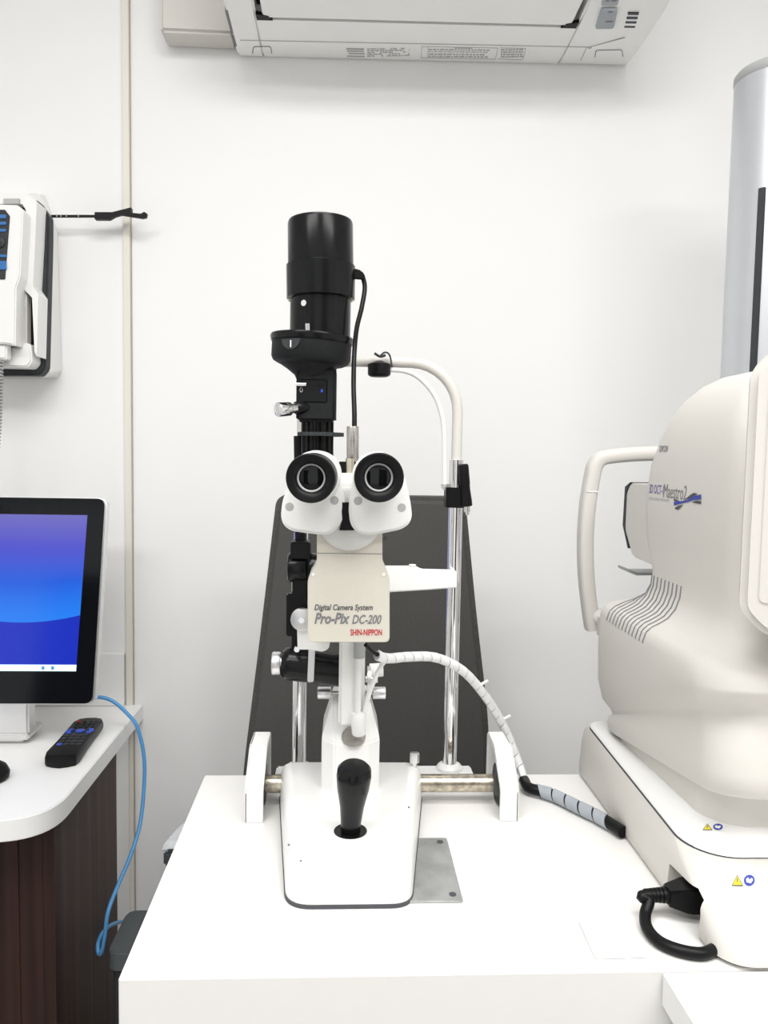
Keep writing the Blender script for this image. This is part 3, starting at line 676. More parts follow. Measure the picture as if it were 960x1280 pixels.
tray = MB().loft([ring(.3230, XRR-.003, .6715, .998, .045, .02, .0627, k_), ring(.3240, XRR-.004, .6725, .997, .045, .02, .0652, k_), ring(.3285, XRR-.008, .678, .994, .045, .02, .0685, k_*.8),
    ring(.337, XRR-.02, .686, .985, .042, .03, .073, k_*.2), ring(.352, XRR-.04, .70, .955, .040, .04, .080, -.08)]).build('base_cover', M['whitep'], oc, smooth_ang=50)
MB().loft([ring(.3455, XRR-.035, .691, .966, .040, .045, .060, -.08), ring(.3455, XRR-.035, .691, .966, .040, .045, .125, -.12)]).build('turntable_ring', M['beige'], oc, smooth_ang=50)
BR = [(.345, .668, .968, .040, .045, .1010, -.15), (.339, .656, .978, .040, .045, .1015, -.15), (.335, .650, .984, .040, .045, .106, -.15), (.334, .649, .985, .042, .045, .120, -.18),
    (.336, .652, .984, .045, .045, .137, -.24), (.339, .660, .983, .05, .045, .150, -.30), (.340, .664, .983, .052, .045, .157, -.34), (.3375, .660, .986, .052, .048, .163, -.34),
    (.330, .650, .998, .052, .05, .173, -.32), (.326, .645, 1.006, .055, .05, .186, -.25), (.325, .644, 1.008, .06, .05, .205, -.12), (.3255, .645, 1.006, .06, .05, .224, 0),
    (.3285, .648, 1.002, .06, .05, .2335, 0), (.334, .654, .996, .06, .05, .239, 0), (.343, .660, .982, .06, .05, .2435, 0), (.352, .664, .962, .06, .05, .249, 0), (.360, .667, .945, .06, .048, .259, 0),
    (.3645, .669, .938, .06, .045, .272, 0), (.366, .669, .938, .06, .045, .290, 0), (.3645, .669, .958, .06, .045, .33, 0), (.364, .669, .963, .06, .045, .37, 0), (.3655, .671, .955, .06, .045, .415, 0),
    (.369, .676, .943, .06, .048, .443, 0), (.375, .684, .932, .06, .05, .468, 0), (.385, .695, .918, .06, .055, .490, 0), (.399, .708, .900, .05, .05, .505, 0), (.416, .722, .88, .035, .035, .514, 0), (.43, .74, .86, .02, .02, .517, 0)]
body = MB().loft([ring(a, 1.005-a-.01, yf, yb, rf, rb, z, kk) for a, yf, yb, rf, rb, z, kk in BR]).build('scanner_body', M['beige'], oc, smooth_ang=60)
# raycasting onto the body
def bvh(o):
    me = o.data; return BVHTree.FromPolygons([v.co.copy() for v in me.vertices], [tuple(p.vertices) for p in me.polygons])
BT = bvh(body); LT = bvh(lo); TT = bvh(tray)
def hitx(bt, y, z, off=.0005):
    h = bt.ray_cast(V((.1, y, z)), V((1, 0, 0)))
    return (h[0]+V((-off, 0, 0))) if h[0] is not None else V((.4, y, z))
def hitray(bt, px, py, off=.0005):
    d = ray(px, py).normalized(); h = bt.ray_cast(CAM, d)
    return (h[0]+h[1]*(off if h[1].dot(d) < 0 else -off)) if h[0] is not None else None
def surf_fn(y0, z0, y1, z1, bt, off=.0004):
    return lambda u, v: hitx(bt, y0+(y1-y0)*u, z0+(z1-z0)*v, off)
zt = P(830, 613, X=.3636).z
ya = P(805, 610, X=.3645).y; yb_ = P(858, 616, X=.3640).y
zlo = P(858, 625.5, X=.364).z; zhi = P(858, 607, X=.364).z
ym = P(829, 614, X=.364).y
text_on('lettering', '3D OCT-1', surf_fn(.918, zlo+.003, ym, zhi-.002, BT), M['purple'], body, .01, 0, label='violet lettering')
text_on('lettering', 'Maestro2', surf_fn(ym-.001, zlo, yb_, zhi, BT), M['midink'], body, 0, 0)
text_on('lettering', 'OPTICAL COHERENCE TOMOGRAPHY', surf_fn(.917, zlo-.0045, P(836, 625, X=.364).y, zlo-.0015, BT), M['lightink'], body, .01, 0)
text_on('lettering', 'TOPCON', surf_fn(.902, P(822, 565, X=.365).z, P(832, 561, X=.365).y, P(822, 557, X=.365).z, BT), M['midink'], body, .02, .2)
def ribbon(name, quads, material):
    b = MB()
    for top_, bot_ in quads:
        def samp(l, t):
            k = t*(len(l)-1); i_ = min(int(k), len(l)-2); f = k-i_
            return l[i_][0]*(1-f)+l[i_+1][0]*f, l[i_][1]*(1-f)+l[i_+1][1]*f
        vs = []
        for i_ in range(17):
            (xa_, ya_), (xb_, yb2) = samp(top_, i_/16), samp(bot_, i_/16)
            vs.append([b.b.verts.new(hitray(BT, xa_+(xb_-xa_)*q/3, ya_+(yb2-ya_)*q/3, .0007)) for q in range(4)])
        for s_, t_ in zip(vs, vs[1:]):
            for q in range(3): b.b.faces.new((s_[q], t_[q], t_[q+1], s_[q+1]))
    return b.build(name, material, body)
ribbon('emblem', [([(843, 627), (852, 626.5), (860, 625), (868, 620), (877, 618)], [(843, 632), (852, 629.5), (860, 627.5), (868, 625), (877, 624.5)])], M['navy'])
ribbon('emblem', [([(858, 623.5), (863, 619), (868, 616), (872, 617)], [(860, 624.3), (865, 622), (869, 619.3), (873, 617.3)]), ([(843, 623.5), (846, 624.6), (850, 626)], [(843, 626), (846, 626.6), (850, 626.3)]),
                  ([(866, 627.6), (871, 626), (877, 626.5)], [(867, 628.4), (872, 629.3), (877, 630.2)]), ([(844, 635), (849, 632), (854, 631)], [(844.5, 636), (848, 637.3), (854, 631.6)])], M['ink'])
# vents
for i in range(12):
    y = .937-(.937-.820)*i/11
    pts = []
    for j in range(26):
        t = j/25; 
        # sample the body cross-section in the plane Y = y from the flank up over the shoulder
        z = T+.222+(.285-.222)*t
        h = BT.ray_cast(V((.1, y, z)), V((1, 0, 0)))
        if h[0] is not None and (not pts or (h[0]-pts[-1]).length > .0009): pts.append(h[0]+h[1]*(.0001 if h[1].x < 0 else -.0001))
    # fill the flat part by casting down
    dn = []
    for j in range(9):
        x = .327+.034*j/8; h = BT.ray_cast(V((x, y, T+.30)), V((0, 0, -1)))
        if h[0] is not None and h[0].z < T+.28: dn.append(h[0])
    allp = sorted(pts+dn, key=lambda p: p.z)
    q = [allp[0]]
    for p in allp[1:]:
        if (p-q[-1]).length > .0022: q.append(p)
    MB().tube(q, .0011, 6, 0).build('vent_slot', M['midink'], body)
for i in range(7):
    pts = [hitray(BT, 846+i*4.6+t*4, 490-i*2.4-t*9+i*.4, .0) for t in (0, .5, 1)]
    pts = [p for p in pts if p]
    if len(pts) == 3: MB().tube(pts, .0008, 6, 0).build('top_vent', M['lightink'], body)
# screen slab (operator side)
s0 = P(932, 600, Y=.632)
mid = V((s0.x, .70, 0)); z0 = P(935, 782, Y=.63).z; z1 = P(950, 412, Y=.62).z
rz = math.radians(-26)
ux = V((math.cos(rz), math.sin(rz), 0)); uy = V((math.sin(-rz), math.cos(rz), 0))
def sp(u, z, dpt=0): return V((s0.x, .632, 0))+ux*u+uy*dpt+V((0, 0, z))
out = [sp(0, z0+.012), sp(.02, z0-.008), sp(.26, z0-.012), sp(.28, z0+.01), sp(.28, z1-.02), sp(.26, z1+.004), sp(.03, z1), sp(0, z1-.030)]
scn = MB().prism(rpoly(out, [.01]*8, 4), uy*.038, .006, 4, sides=False).build('operator_screen', M['beige'], oc)
inn = [sp(.014, z0+.02, -.001), sp(.266, z0+.02, -.001), sp(.266, z1-.035, -.001), sp(.014, z1-.035, -.001)]
MB().prism(rpoly(inn, .006), uy*.002, .0006).build('screen_frame', M['beige'], scn)
MB().boxx(.45, .58, .62, .72, T+.28, T+.40, .02, 3).build('screen_hinge', M['whitep'], oc)
# head rest frame on the patient side
HY = 1.10
def hp_(x, y, yy=HY): return P(x, y, Y=yy)
path = smooth([hp_(741, 786), hp_(738, 768), hp_(733, 725), hp_(731.5, 680), hp_(734, 635), hp_(740, 596), hp_(744, 581), hp_(752, 573), hp_(768, 570), hp_(790, 568), hp_(815, 567), hp_(880, 566), hp_(960, 566)], 6)
b = bmesh.new(); prev = None
for i, p in enumerate(path):
    d = (path[min(i+1, len(path)-1)]-path[max(i-1, 0)]).normalized(); w = d.cross(V((0, 1, 0))).normalized()
    hw = .0105; hd = .014; q = []
    for kx in range(16):
        a = 2*PI*kx/16; q.append(b.verts.new(p+w*hw*math.copysign(abs(math.cos(a))**.6, math.cos(a))+V((0, 1, 0))*hd*math.copysign(abs(math.sin(a))**.6, math.sin(a))))
    if prev:
        for j in range(16): b.faces.new((prev[j], prev[(j+1) % 16], q[(j+1) % 16], q[j]))
    else: b.faces.new(q)
    prev = q
b.faces.new(prev); bmesh.ops.recalc_face_normals(b, faces=b.faces)
hr = MB().add(b).build('head_rest', M['beige'], oc)
pj = [hp_(729.5, 614), hp_(742.5, 614), hp_(742.5, 615.2), hp_(729.5, 615.2)]
MB().boxx(hp_(732, 614).x-.002, hp_(744, 614).x+.0, HY-.0145, HY, hp_(735, 614.6).z, hp_(735, 613.4).z).build('joint_line', M['whitep'], hr)
MB().boxx(.36, .60, .96, 1.09, T+.16, T+.21, .012, 3).build('head_rest_bracket', M['beige'], oc)
MB().tube([P(747, 778, Y=1.10), V((.365, 1.095, T+.195)), V((.38, 1.07, T+.185))], .012, 12).build('head_rest_foot', M['beige'], oc)
# measuring head poking out to the patient side
mz0 = P(790, 690, Y=1.0).z; mz1 = P(790, 603, Y=1.0).z
mx = P(779.5, 640, Y=1.005).x
MB().prism(rpoly([V((mx+.001, .90, mz0-.004)), V((mx+.001, .90, mz1)), V((mx+.001, .985, mz1)), V((mx+.001, 1.0, mz1-.014)), V((mx+.001, 1.0, mz0+.03)), V((mx+.001, .97, mz0-.002))], .008), (.17, 0, 0), .004, 3).build('measuring_head', M['beige'], oc)
MB().prism(rpoly([V((mx, .985, mz1+.001)), V((mx, 1.004, mz1-.006)), V((mx, 1.007, mz0+.035)), V((mx, .985, mz0+.006)), V((mx, .999, mz0+.033)), V((mx, .998, mz1-.012))], .001, 2), (.17, 0, 0), .001).build('nose_rim', M['dgray'], oc)
cb = [P(785, 711, Y=1.03), P(797, 716, Y=1.03), P(830, 716, Y=1.03), P(830, 719, Y=1.03), P(796, 719.5, Y=1.03), P(785, 714.5, Y=1.03)]
MB().prism(cb, (0, .04, 0), .0006).build('chin_plate', M['grayp'], oc)
# stickers
def sticker(cx, cy, w, h, bt, par):
    def patch(name, poly, m_, off):
        b = MB(); pts = [hitray(bt, cx+x*w, cy+y*h, off) for x, y in poly]
        if any(p is None for p in pts): print('sticker miss'); return
        b.b.faces.new([b.b.verts.new(p) for p in pts]); return b.build(name, m_, par)
    patch('sticker_ground', [(-1.1, -.6), (1.1, -.6), (1.1, .6), (-1.1, .6)], M['counter'], .0004)
    patch('warning_triangle', [(-.98, .5), (-.5, -.5), (-.02, .5)], M['ink'], .0007)
    patch('warning_triangle', [(-.88, .43), (-.5, -.36), (-.12, .43)], M['yellow'], .0009)
    patch('warning_mark', [(-.55, -.15), (-.45, -.15), (-.47, .2), (-.53, .2)], M['ink'], .0011)
    patch('manual_disc', [(.5+.46*math.cos(a*PI/12), .5*math.sin(a*PI/12)) for a in range(24)], M['navy'], .0007)
    patch('manual_mark', [(.22, -.1), (.38, -.25), (.5, -.05), (.7, -.2), (.8, 0), (.6, .3), (.4, .22), (.25, .2)], M['counter'], .0010)
sticker(929, 1101, 15, 14, LT, lo)
sticker(891, 1034, 13, 8, TT, tray)
B = MB()
for i in range(5): 
    q = [hitray(TT, x, y, .0005) for x, y in ((957-i*.6, 1010+i*2.2), (965, 1010+i*2.2), (965, 1011.3+i*2.2), (957-i*.6, 1011.3+i*2.2))]
    if all(q): B.b.faces.new([B.b.verts.new(p) for p in q])
if len(B.b.faces): B.build('barcode', M['ink'], tray)
else: B.b.free()
# ------------------------------------------------------------------ power cord
pc = empty('power_cord', (.28, .68, T), 'thick black power cord looping from the scanner base over the table top', 'power cord')
pr = .0052
X0 = .322
A = V((X0, .675, T+.0215))
c1 = P(866, 1122, Y=A.y)
print('A', A, c1)
plug = MB().hull([V((x, y, z)) for x in (X0-.004, X0+.018) for y in (A.y-.013, A.y+.013) for z in (A.z-.0125, A.z+.0115)]+[V((X0-.024, y, z)) for y in (A.y-.008, A.y+.008) for z in (A.z-.007, A.z+.007)], .002).build('plug', M['black'], pc)
ribs = MB(); e = V((X0-.024, A.y, A.z))
for i in range(5): ribs.cyl(e-V((i*.0036, 0, 0)), e-V((i*.0036+.0026, 0, 0)), .0070-i*.0003)
ribs.cyl(e, e-V((.019, 0, 0)), .0056); ribs.build('strain_relief', M['black'], pc)
s = e-V((.016, 0, 0))
MB().tube([s, V((s.x-.006, s.y-.001, s.z-.001)), P(811, 1126, Z=T+.018), P(806.5, 1143, Z=T+.010), P(809, 1160, Z=T+pr+.001), P(824, 1177, Z=T+pr+.0005), P(850, 1188, Z=T+pr+.0005), P(878, 1192, Z=T+pr+.0005), V((.322, P(886, 1193, Z=T).y, T+pr+.0005))], pr, 16).build('cord', M['black'], pc)
# ------------------------------------------------------------------ left counter, cabinet, backsplash
ZD = .66
cr = P(140, 927, Z=ZD).x; cf_ = P(0, 1026, Z=ZD).y
ct = empty('side_counter', (-.9, 1.4, 0), 'white counter with a rounded corner on a dark wood cabinet at the left', 'counter')
top = rpoly([V((cr, WY-.001, ZD)), V((cr, cf_, ZD)), V((-1.7, cf_, ZD)), V((-1.7, WY-.001, ZD))], [0, .09, 0, 0], 14)
MB().prism(top, (0, 0, -.034), .0015).build('worktop', M['counter'], ct)
xs = P(146, 1050, Y=1.56).x; ys = cf_+.10
MB().boxx(xs-.018, xs, ys+.02, 1.56, .0, ZD-.034).build('side_panel', M['wood'], ct)
MB().boxx(xs-.018, xs, ys, ys+.0195, .0, ZD-.034).build('edge_panel', M['woodr'], ct)
for i in range(2):
    x1 = xs-.019-i*.45
    MB().boxx(x1-.445, x1, ys+.004, ys+.022, .08, ZD-.04, .001).build('cabinet_door', M['woodr'], ct)
MB().boxx(-1.69, xs-.019, ys+.03, 1.56, .04, ZD-.035).build('carcass', M['woodr'], ct)
for i in range(4):
    x1 = xs-.06-i*.07; MB().boxx(x1, x1+.002, ys+.002, ys+.005, .08, ZD-.04).build('panel_groove', M['woodr'], ct)
MB().boxx(xs, P(157, 1000, Y=WY).x, 1.563, WY-.009, 0, ZD-.034, .001).build('filler_strip', M['grayp'] if 0 else M['wall'], label='pale vertical filler strip between the wood cabinet and the wall trim', cat='strip')
bx = P(157, 830, Y=WY).x; bz = P(140, 817, Y=WY-.012).z
MB().boxx(-1.7, bx, WY-.014, WY-.001, ZD+.0005, bz, .001).build('backsplash', M['counter'], label='low white backsplash panel on the wall behind the monitor', cat='backsplash')
# ------------------------------------------------------------------ monitor
mt = empty('computer_monitor', (-.75, 1.42, ZD), 'black-framed monitor with a blue desktop screen on the left counter', 'monitor')
tr = P(132, 622, Y=1.47); br = P(117, 881, Y=1.385)
upv = (tr-br); Hh = upv.length
upv = V((0, upv.y, upv.z)).normalized()
lb = P(0, 880, Y=1.385); side = V((1, 0, 0)); th = .02
nb = side.cross(upv).normalized()  # pointing back
if nb.y < 0: nb = -nb
W_ = .60
def mp_(u, v, d=0): return br+side*(-W_+u)+upv*v+nb*d
sk = (tr.x-br.x)
out = [mp_(0, 0), mp_(W_, 0), mp_(W_, Hh), mp_(0, Hh)]
print('mon', tr, br, Hh, sk)
MB().prism(rpoly([p+nb*.003 for p in out], .016), nb*.024, .004, 3, sides=False).build('shell', M['alu'], mt)
fr = MB().prism(rpoly([mp_(.002, .002), mp_(W_-.003, .002), mp_(W_-.003, Hh-.002), mp_(.002, Hh-.002)], .015), nb*.004, .0008).build('front_glass', M['bezel'], mt)
def scr_px(x, y):      # intersection of photo ray with the glass plane
    d = ray(x, y); n = nb; o = br; t = (o-CAM).dot(n)/d.dot(n); return CAM+d*t-nb*.0008
sA = scr_px(108, 644); sB = scr_px(95, 839); sC = scr_px(95, 831)
vA = (sA-br).dot(upv); vB = (sB-br).dot(upv); vC = (sC-br).dot(upv); uR = ((sA-br).x+(sB-br).x)/2+W_
SM = mat('desktop_picture', (.005, .005, .005), .12, spec=.3)
nt = SM.node_tree; bs = nt.nodes['Principled BSDF']
tc = nt.nodes.new('ShaderNodeTexCoord'); sx = nt.nodes.new('ShaderNodeSeparateXYZ'); nt.links.new(tc.outputs['Generated'], sx.inputs[0])
ramp = nt.nodes.new('ShaderNodeValToRGB'); ramp.color_ramp.elements[0].position = 0; ramp.color_ramp.elements[1].position = 1
for (p_, c_) in ((.34, (.010, .14, .80)), (.55, (.012, .11, .72)), (.78, (.075, .08, .60))):
    e_ = ramp.color_ramp.elements.new(p_); e_.color = (*c_, 1)
ramp.color_ramp.elements[0].color = (.01, .05, .60, 1); ramp.color_ramp.elements[-1].color = (.16, .15, .52, 1)
nt.links.new(sx.outputs['Z'], ramp.inputs['Fac'])
def mth(op, a, b_=None):
    n_ = nt.nodes.new('ShaderNodeMath'); n_.operation = op
    for i_, v_ in enumerate((a, b_)):
        if v_ is None: continue
        if isinstance(v_, (int, float)): n_.inputs[i_].default_value = v_
        else: nt.links.new(v_, n_.inputs[i_])
    return n_.outputs[0]
# bright curved swoosh: parabola z = .19 + .6*(x-.86)^2 in generated coordinates
par = mth('ADD', mth('MULTIPLY', mth('POWER', mth('SUBTRACT', sx.outputs['X'], .80), 2.0), 1.3), .275)
dz = mth('SUBTRACT', sx.outputs['Z'], par)
mask = mth('GREATER_THAN', dz, 0.0)
glow = mth('MULTIPLY', mask, mth('MAXIMUM', mth('SUBTRACT', 1.0, mth('MULTIPLY', dz, 4.0)), 0.0))
mx_ = nt.nodes.new('ShaderNodeMix'); mx_.data_type = 'RGBA'; nt.links.new(mth('MULTIPLY', glow, .75), mx_.inputs['Factor'])
nt.links.new(ramp.outputs['Color'], mx_.inputs[6]); mx_.inputs[7].default_value = (.02, .25, .95, 1)
low = nt.nodes.new('ShaderNodeMix'); low.data_type = 'RGBA'; nt.links.new(mask, low.inputs['Factor'])
low.inputs[6].default_value = (.008, .030, .52, 1); nt.links.new(mx_.outputs[2], low.inputs[7])
nt.links.new(low.outputs[2], bs.inputs['Emission Color']); bs.inputs['Emission Strength'].default_value = .82
pic = MB().prism([mp_(.03, vC, -.0006), mp_(uR, vC, -.0006), mp_(uR+.002, vA, -.0006), mp_(.03, vA, -.0006)], nb*.0010).build('screen_picture', SM, mt)
tbn = MB().prism([mp_(.03, vB, -.0006), mp_(uR, vB, -.0006), mp_(uR, vC, -.0006), mp_(.03, vC, -.0006)], nb*.0010).build('taskbar', M['bar'], mt)
for x in (54, 66):
    p = scr_px(x, 835); MB().boxx(p.x-.0025, p.x+.0025, p.y-.0008, p.y+.001, p.z-.003, p.z+.003, .0002).build('taskbar_icon', M['cable'], tbn)
n1 = P(38, 890, Y=1.43); MB().boxx(n1.x-.20, n1.x, 1.42, 1.455, ZD+.02, br.z+.06, .004).build('stand_neck', M['alu'], mt)
f1 = P(30, 922, Y=1.33)
zf = ZD+.0005
fp = [P(32, 928, Z=ZD), P(24, 912, Z=ZD)]
MB().boxx(fp[0].x-.26, fp[0].x, P(20, 929, Z=ZD).y, 1.50, ZD+.0005, ZD+.011, .004, 2).build('stand_foot', M['alu'], mt)
MB().boxx(n1.x-.20, n1.x, 1.42, 1.49, ZD+.010, ZD+.022, .003).build('neck_base', M['alu'], mt)
# ------------------------------------------------------------------ remote control
r0 = P(77, 948, Z=ZD+.012); r1 = P(112, 903, Z=ZD+.012)
dr = V((r1.x-r0.x, r1.y-r0.y, 0)); dr.normalize(); wv = V((dr.y, -dr.x, 0))
rc = empty('remote_control', (r0.x, r0.y, ZD), 'black remote control with blue navigation keys on the left counter', 'remote control')
r0 = V((r0.x, r0.y, ZD))-dr*.012; LR = (r1-r0).length+.012; 
def rm(u, v, z): return V((r0.x, r0.y, ZD+z))+dr*(u*LR)+wv*v
w1, w2 = .029, .026
def rout(s, z0_, z1_): return [rm(u+(.5-u)*(1-s)*.12, v*s, z0_+(z1_-z0_)*u) for u, v in ((0, -.015), (-.02, 0), (0, .015), (.03, .026), (.10, w1), (.38, .0275), (.62, .0275), (.9, .028), (.97, .022), (1.0, .010), (1.0, -.010), (.97, -.022), (.9, -.028), (.62, -.0275), (.38, -.0275), (.10, -w1), (.03, -.026))]
MB().loft([rout(.93, .0006, .0006), rout(1, .005, .006), rout(1.0, .016, .012), rout(.95, .021, .017), rout(.90, .0215, .0175)]).build('case', M['black'], rc)
def key(u, v, su, sv, m_, nm='key'):
    zt_ = .0215-.004*u
    pts = rpoly([rm(u-su, v-sv, zt_-.0006), rm(u-su, v+sv, zt_-.0006), rm(u+su, v+sv, zt_-.0006), rm(u+su, v-sv, zt_-.0006)], .0015, 3)
    MB().prism(pts, (0, 0, .0018), .0004).build(nm, m_, rc)
for r in range(4):
    for c_ in range(4): key(.27+r*.075, -.0165+c_*.011, .022, .0040, M['dgray'] if (r, c_) != (0, 0) else M['bluek'])
for r in range(3):
    for c_ in range(4):
        key(.74+r*.07, -.0165+c_*.011, .018, .0036, M['red'] if (r, c_) == (2, 0) else M['dgray'])
c0_ = rm(.615, 0, .0185); MB().cyl(c0_, c0_+V((0, 0, .0022)), .0085, bev=.0006).build('navigation_pad', M['bluek'], rc)
for u, v in ((.57, -.018), (.65, -.018), (.57, .018), (.65, .018), (.61, -.021), (.61, .021)): key(u, v, .022, .0042, M['bluek'])
# mouse
p = P(-14, 975, Z=ZD)
MB().lathe((p.x, p.y, ZD), (0, 0, 1), [(.0008, .026), (.004, .031), (.012, .032), (.022, .027), (.030, .016), (.033, 0)], 40).build('computer_mouse', M['black'], label='black rounded computer mouse at the left edge of the counter', cat='mouse')
# ------------------------------------------------------------------ blue network cable
xw = -.40
MB().tube([V((br.x-.12, 1.51, P(117, 871, Y=1.50).z-.004)), P(117, 871, Y=1.50), P(140, 876, Y=1.50), P(160, 893, Y=1.50), P(172, 910, Y=1.50), P(180, 945, Y=1.50), P(180, 985, Y=1.49), P(175, 1030, Y=1.46), P(163, 1070, Y=1.42), P(146, 1110, Y=1.38), P(135, 1140, Y=1.35), P(131, 1170, Y=1.345), P(127, 1190, Y=1.345), P(123, 1191, Y=1.35), P(123, 1178, Y=1.36), P(130, 1164, Y=1.37), P(142, 1155, Y=1.42), P(158, 1152, Y=1.53), P(175, 1158, Y=1.58), P(180, 1200, Y=1.60)], .0036, 12).build('network_cable', M['cable'], label='light blue network cable hanging down beside the counter', cat='cable')
# ------------------------------------------------------------------ waste bin
ZB = .35
bxl = P(139, 1192, Z=ZB); bxb = P(170, 1137, Z=ZB)
bn = empty('waste_bin', (bxl.x+.09, 1.38, 0), 'dark grey lidded waste bin on the floor beside the instrument table', 'bin')
x0 = (bxl.x+bxb.x)/2-.012
MB().prism(rpoly([V((x0+.006, bxl.y+.006, 0)), V((x0+.174, bxl.y+.006, 0)), V((x0+.174, bxb.y-.006, 0)), V((x0+.006, bxb.y-.006, 0))], .02), (0, 0, ZB-.036), .003).build('body', M['dgray'], bn)
MB().prism(rpoly([V((x0, bxl.y, ZB-.034)), V((x0+.18, bxl.y, ZB-.034)), V((x0+.18, bxb.y, ZB-.034)), V((x0, bxb.y, ZB-.034))], .022), (0, 0, .034), .006, 3).build('lid', M['bin'], bn)
# ------------------------------------------------------------------ wall unit at left
wu = empty('wall_instrument_holder', P(0, 475, Y=WY-.05), 'white and dark grey wall-mounted holder with a handset at the left edge', 'instrument holder')
def lay(name, pts, y0_, y1_, m_, par, rad=.005, bev=.003): return MB().prism(rpoly(pp(pts, y0_), rad), (0, y1_-y0_, 0), bev, 2, sides=False).build(name, m_, par)
MB().loft([[p for p in rpoly(pp([(-80, 243), (48, 243), (62, 262), (62, 467), (54, 473), (-80, 473)], 1.59), .004)],
           [p for p in rpoly(pp([(-80, 242), (52, 242), (70, 290), (73, 464), (66, 470), (-80, 470)], 1.625), .004)],
           [p for p in rpoly(pp([(-80, 243), (56, 243), (72, 290), (77, 464), (72, 473), (-80, 473)], WY-.001), .004)]]).build('back_shell', M['whitep'], wu)
lay('dark_frame', [(-80, 250), (47, 250), (61, 270), (61, 300), (57, 460), (50, 469), (-80, 469)], 1.565, 1.592, M['dgray'], wu)
lay('front_frame', [(-80, 242), (33, 241), (46, 252), (44, 300), (41, 358), (48, 368), (46, 446), (43, 440), (40, 372), (30, 362), (27, 356), (33, 264), (28, 255), (-80, 255)], 1.52, 1.566, M['whitep'], wu, .002, .0015)
lay('cradle_bed', [(-80, 252), (34, 252), (31, 440), (-80, 440)], 1.54, 1.567, M['dgray'], wu)
lay('cradle_pad', [(18, 366), (33, 366), (33, 432), (18, 432)], 1.525, 1.55, M['beige'], wu)
lay('latch', [(-80, 436), (24, 434), (30, 428), (38, 430), (40, 452), (34, 459), (-80, 456)], 1.52, 1.566, M['whitep'], wu)
lay('top_clip', [(4, 248), (24, 248), (24, 255), (4, 255)], 1.515, 1.53, M['lightink'], wu, .001, .0006)
hs = empty('handset', P(-10, 430, Y=1.49), 'white handset with blue lit keys and a grey coiled cord hung in the wall holder', 'handset')
lay('handset_shell', [(-60, 254), (22, 256), (29, 263), (25, 345), (20, 360), (19, 432), (10, 430), (-60, 428)], 1.485, 1.538, M['whitep'], hs, .004, .003)
kp = lay('keypad', [(-50, 262), (6, 262), (12, 270), (6, 349), (-50, 349)], 1.483, 1.487, M['dgray'], hs, .002, .0006)
for y0_, y1_ in ((268, 273), (277, 281), (286, 289.5), (318, 321.5), (326, 337)):
    for x0_, x1_ in ((-3, 7.5), (-16, -6)):
        lay('lit_key', [(x0_, y0_), (x1_, y0_), (x1_, y1_), (x0_, y1_)], 1.481, 1.484, M['blueled'], kp, .0015, .0006)
p = P(0, 303, Y=1.484); MB().lathe(p, (0, -1, 0), [(0, .011), (.004, .010), (.007, .004)], 24).build('navigation_knob', M['dgray'], kp)
lay('handset_tail', [(-20, 428), (8, 430), (8, 449), (-20, 449)], 1.492, 1.515, M['whitep'], hs, .004, .003)
B = bmesh.new(); A0 = P(-2, 448, Y=1.50); A1 = P(-4, 520, Y=1.50); A2 = P(-9, 592, Y=1.50)
cp = smooth([A0, A1, A2], 10); n = 34*12; pts = []
for i in range(n):
    t = i/(n-1)*(len(cp)-1); j = min(int(t), len(cp)-2); p = cp[j].lerp(cp[j+1], t-j); a_ = 2*PI*i/12
    pts.append(p+V((.0078*math.cos(a_), .0078*math.sin(a_), 0)))
MB().tube(pts, .0020, 6, 0).build('coiled_cord', M['grayp'], hs)
MB().boxx(P(62, 0, Y=1.62).x, P(74, 0, Y=1.62).x, 1.618, 1.621, P(66, 463, Y=1.62).z, P(66, 455, Y=1.62).z).build('rating_label', M['lightink'], wu) if 0 else None
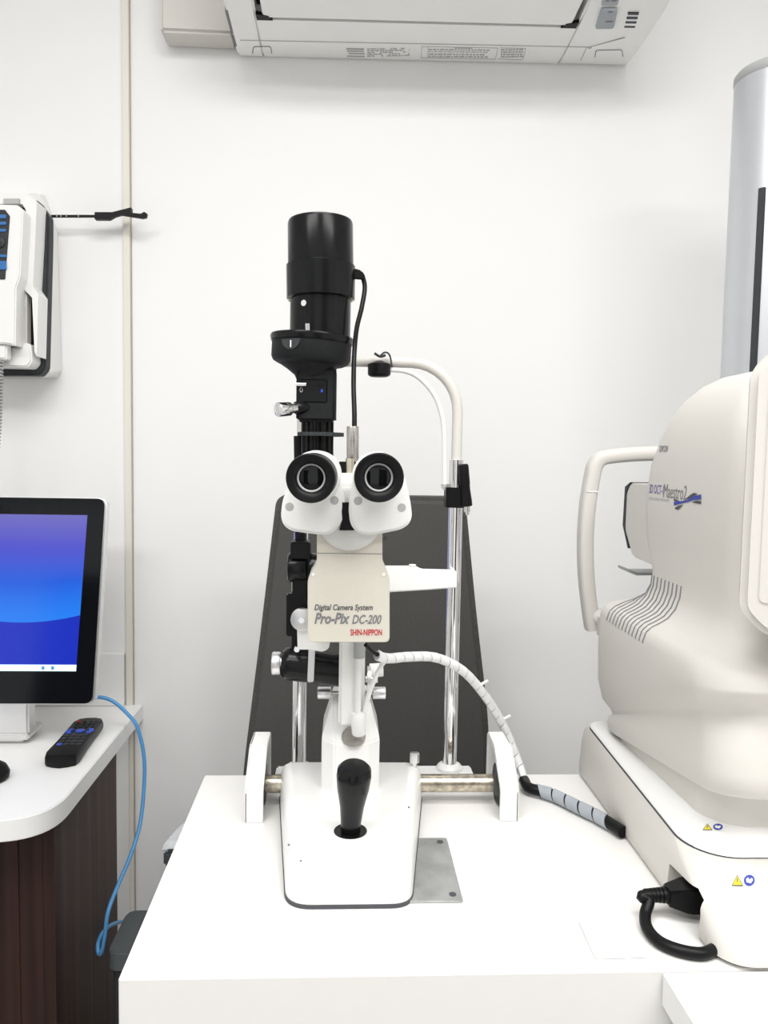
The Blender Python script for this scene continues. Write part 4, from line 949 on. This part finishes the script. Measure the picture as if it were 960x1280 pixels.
# thin black arm
ra = empty('spectacle_arm', P(120, 272, Y=1.62), 'thin black arm with a clip end sticking out sideways from the wall holder', 'holder arm')
MB().prism(pp([(60, 268.5), (122, 268.5), (122, 271.5), (60, 271.5)], 1.618), (0, .004, 0)).build('bar', M['black'], ra)
MB().prism(rpoly(pp([(118, 265), (140, 265), (152, 262), (164, 259), (164, 266), (150, 268), (143, 270), (136, 274), (118, 274)], 1.612), .001, 2), (0, .012, 0), .0008).build('clip', M['black'], ra)
MB().prism(rpoly(pp([(150, 266), (166, 266), (176, 267), (180, 264.5), (184, 267), (183, 272), (178, 273), (166, 271), (150, 268.5)], 1.606), .001, 2), (0, .007, 0), .0008).build('tip', M['black'], ra)
for x in (71, 76, 83, 98): 
    p = P(x, 270, Y=1.6178); MB().boxx(p.x-.0012, p.x+.0012, p.y-.0004, p.y+.0002, p.z-.001, p.z+.001).build('mark', M['lightink'], ra)
# ------------------------------------------------------------------ light
def area(name, loc, size, energy, rot=(0, 0, 0)):
    l = bpy.data.lights.new(name, 'AREA'); l.shape = 'RECTANGLE'; l.size, l.size_y = size; l.energy = energy; l.color = (1, .99, .97)
    o = bpy.data.objects.new(name, l); COL.objects.link(o); o.location = loc; o.rotation_euler = rot; return o
LX = [(-.9, -.6), (.9, -.6), (0.1, .15)]
for i, (x, y) in enumerate(LX):
    area('ceiling_lamp', (x, y, 2.53), (1.2, .5), 20)
    lf = empty('ceiling_light', (x, y, 2.55), 'rectangular white ceiling light panel above the room', 'ceiling light', 'ceiling light panels')
    MB().boxx(x-.64, x+.64, y-.29, y+.29, 2.55, 2.5999, .004).build('frame', M['whitep'], lf)
wd = empty('reflection_cabinet', (.75, -1.6, 0), 'tall dark wood cabinet added unseen behind the viewer for the chrome to reflect', 'reflection_cabinet')  # invented and out of view, added to put dark stripes into the chrome reflections
MB().boxx(.25, 1.25, -1.9, -1.45, 0, 2.1, .004).build('body', M['wood'], wd)
for x_ in (.26, .755): MB().boxx(x_, x_+.485, -1.4495, -1.43, .05, 2.05, .002).build('door', M['wood'], wd)
bc = empty('reflection_shelves', (-1.3, -1.6, 0), 'dark wood shelf unit added out of view behind the viewer for reflections', 'reflection_shelves')  # second added dark piece, unseen, only there to be reflected in glossy parts
MB().boxx(-1.7, -1.0, -1.9, -1.55, 0, 1.9, .004).build('body', M['woodr'], bc)
for z_ in (.4, .85, 1.3, 1.75): MB().boxx(-1.68, -1.02, -1.549, -1.50, z_, z_+.03, .002).build('shelf_edge', M['wood'], bc)
W = bpy.data.worlds.new('world'); SC.world = W; W.use_nodes = True
W.node_tree.nodes['Background'].inputs[0].default_value = (1, 1, 1, 1); W.node_tree.nodes['Background'].inputs[1].default_value = .80
vs_ = SC.view_settings; vs_.view_transform = 'Standard'; vs_.look = 'None'; vs_.gamma = 1; vs_.use_curve_mapping = False; vs_.exposure = 0.3
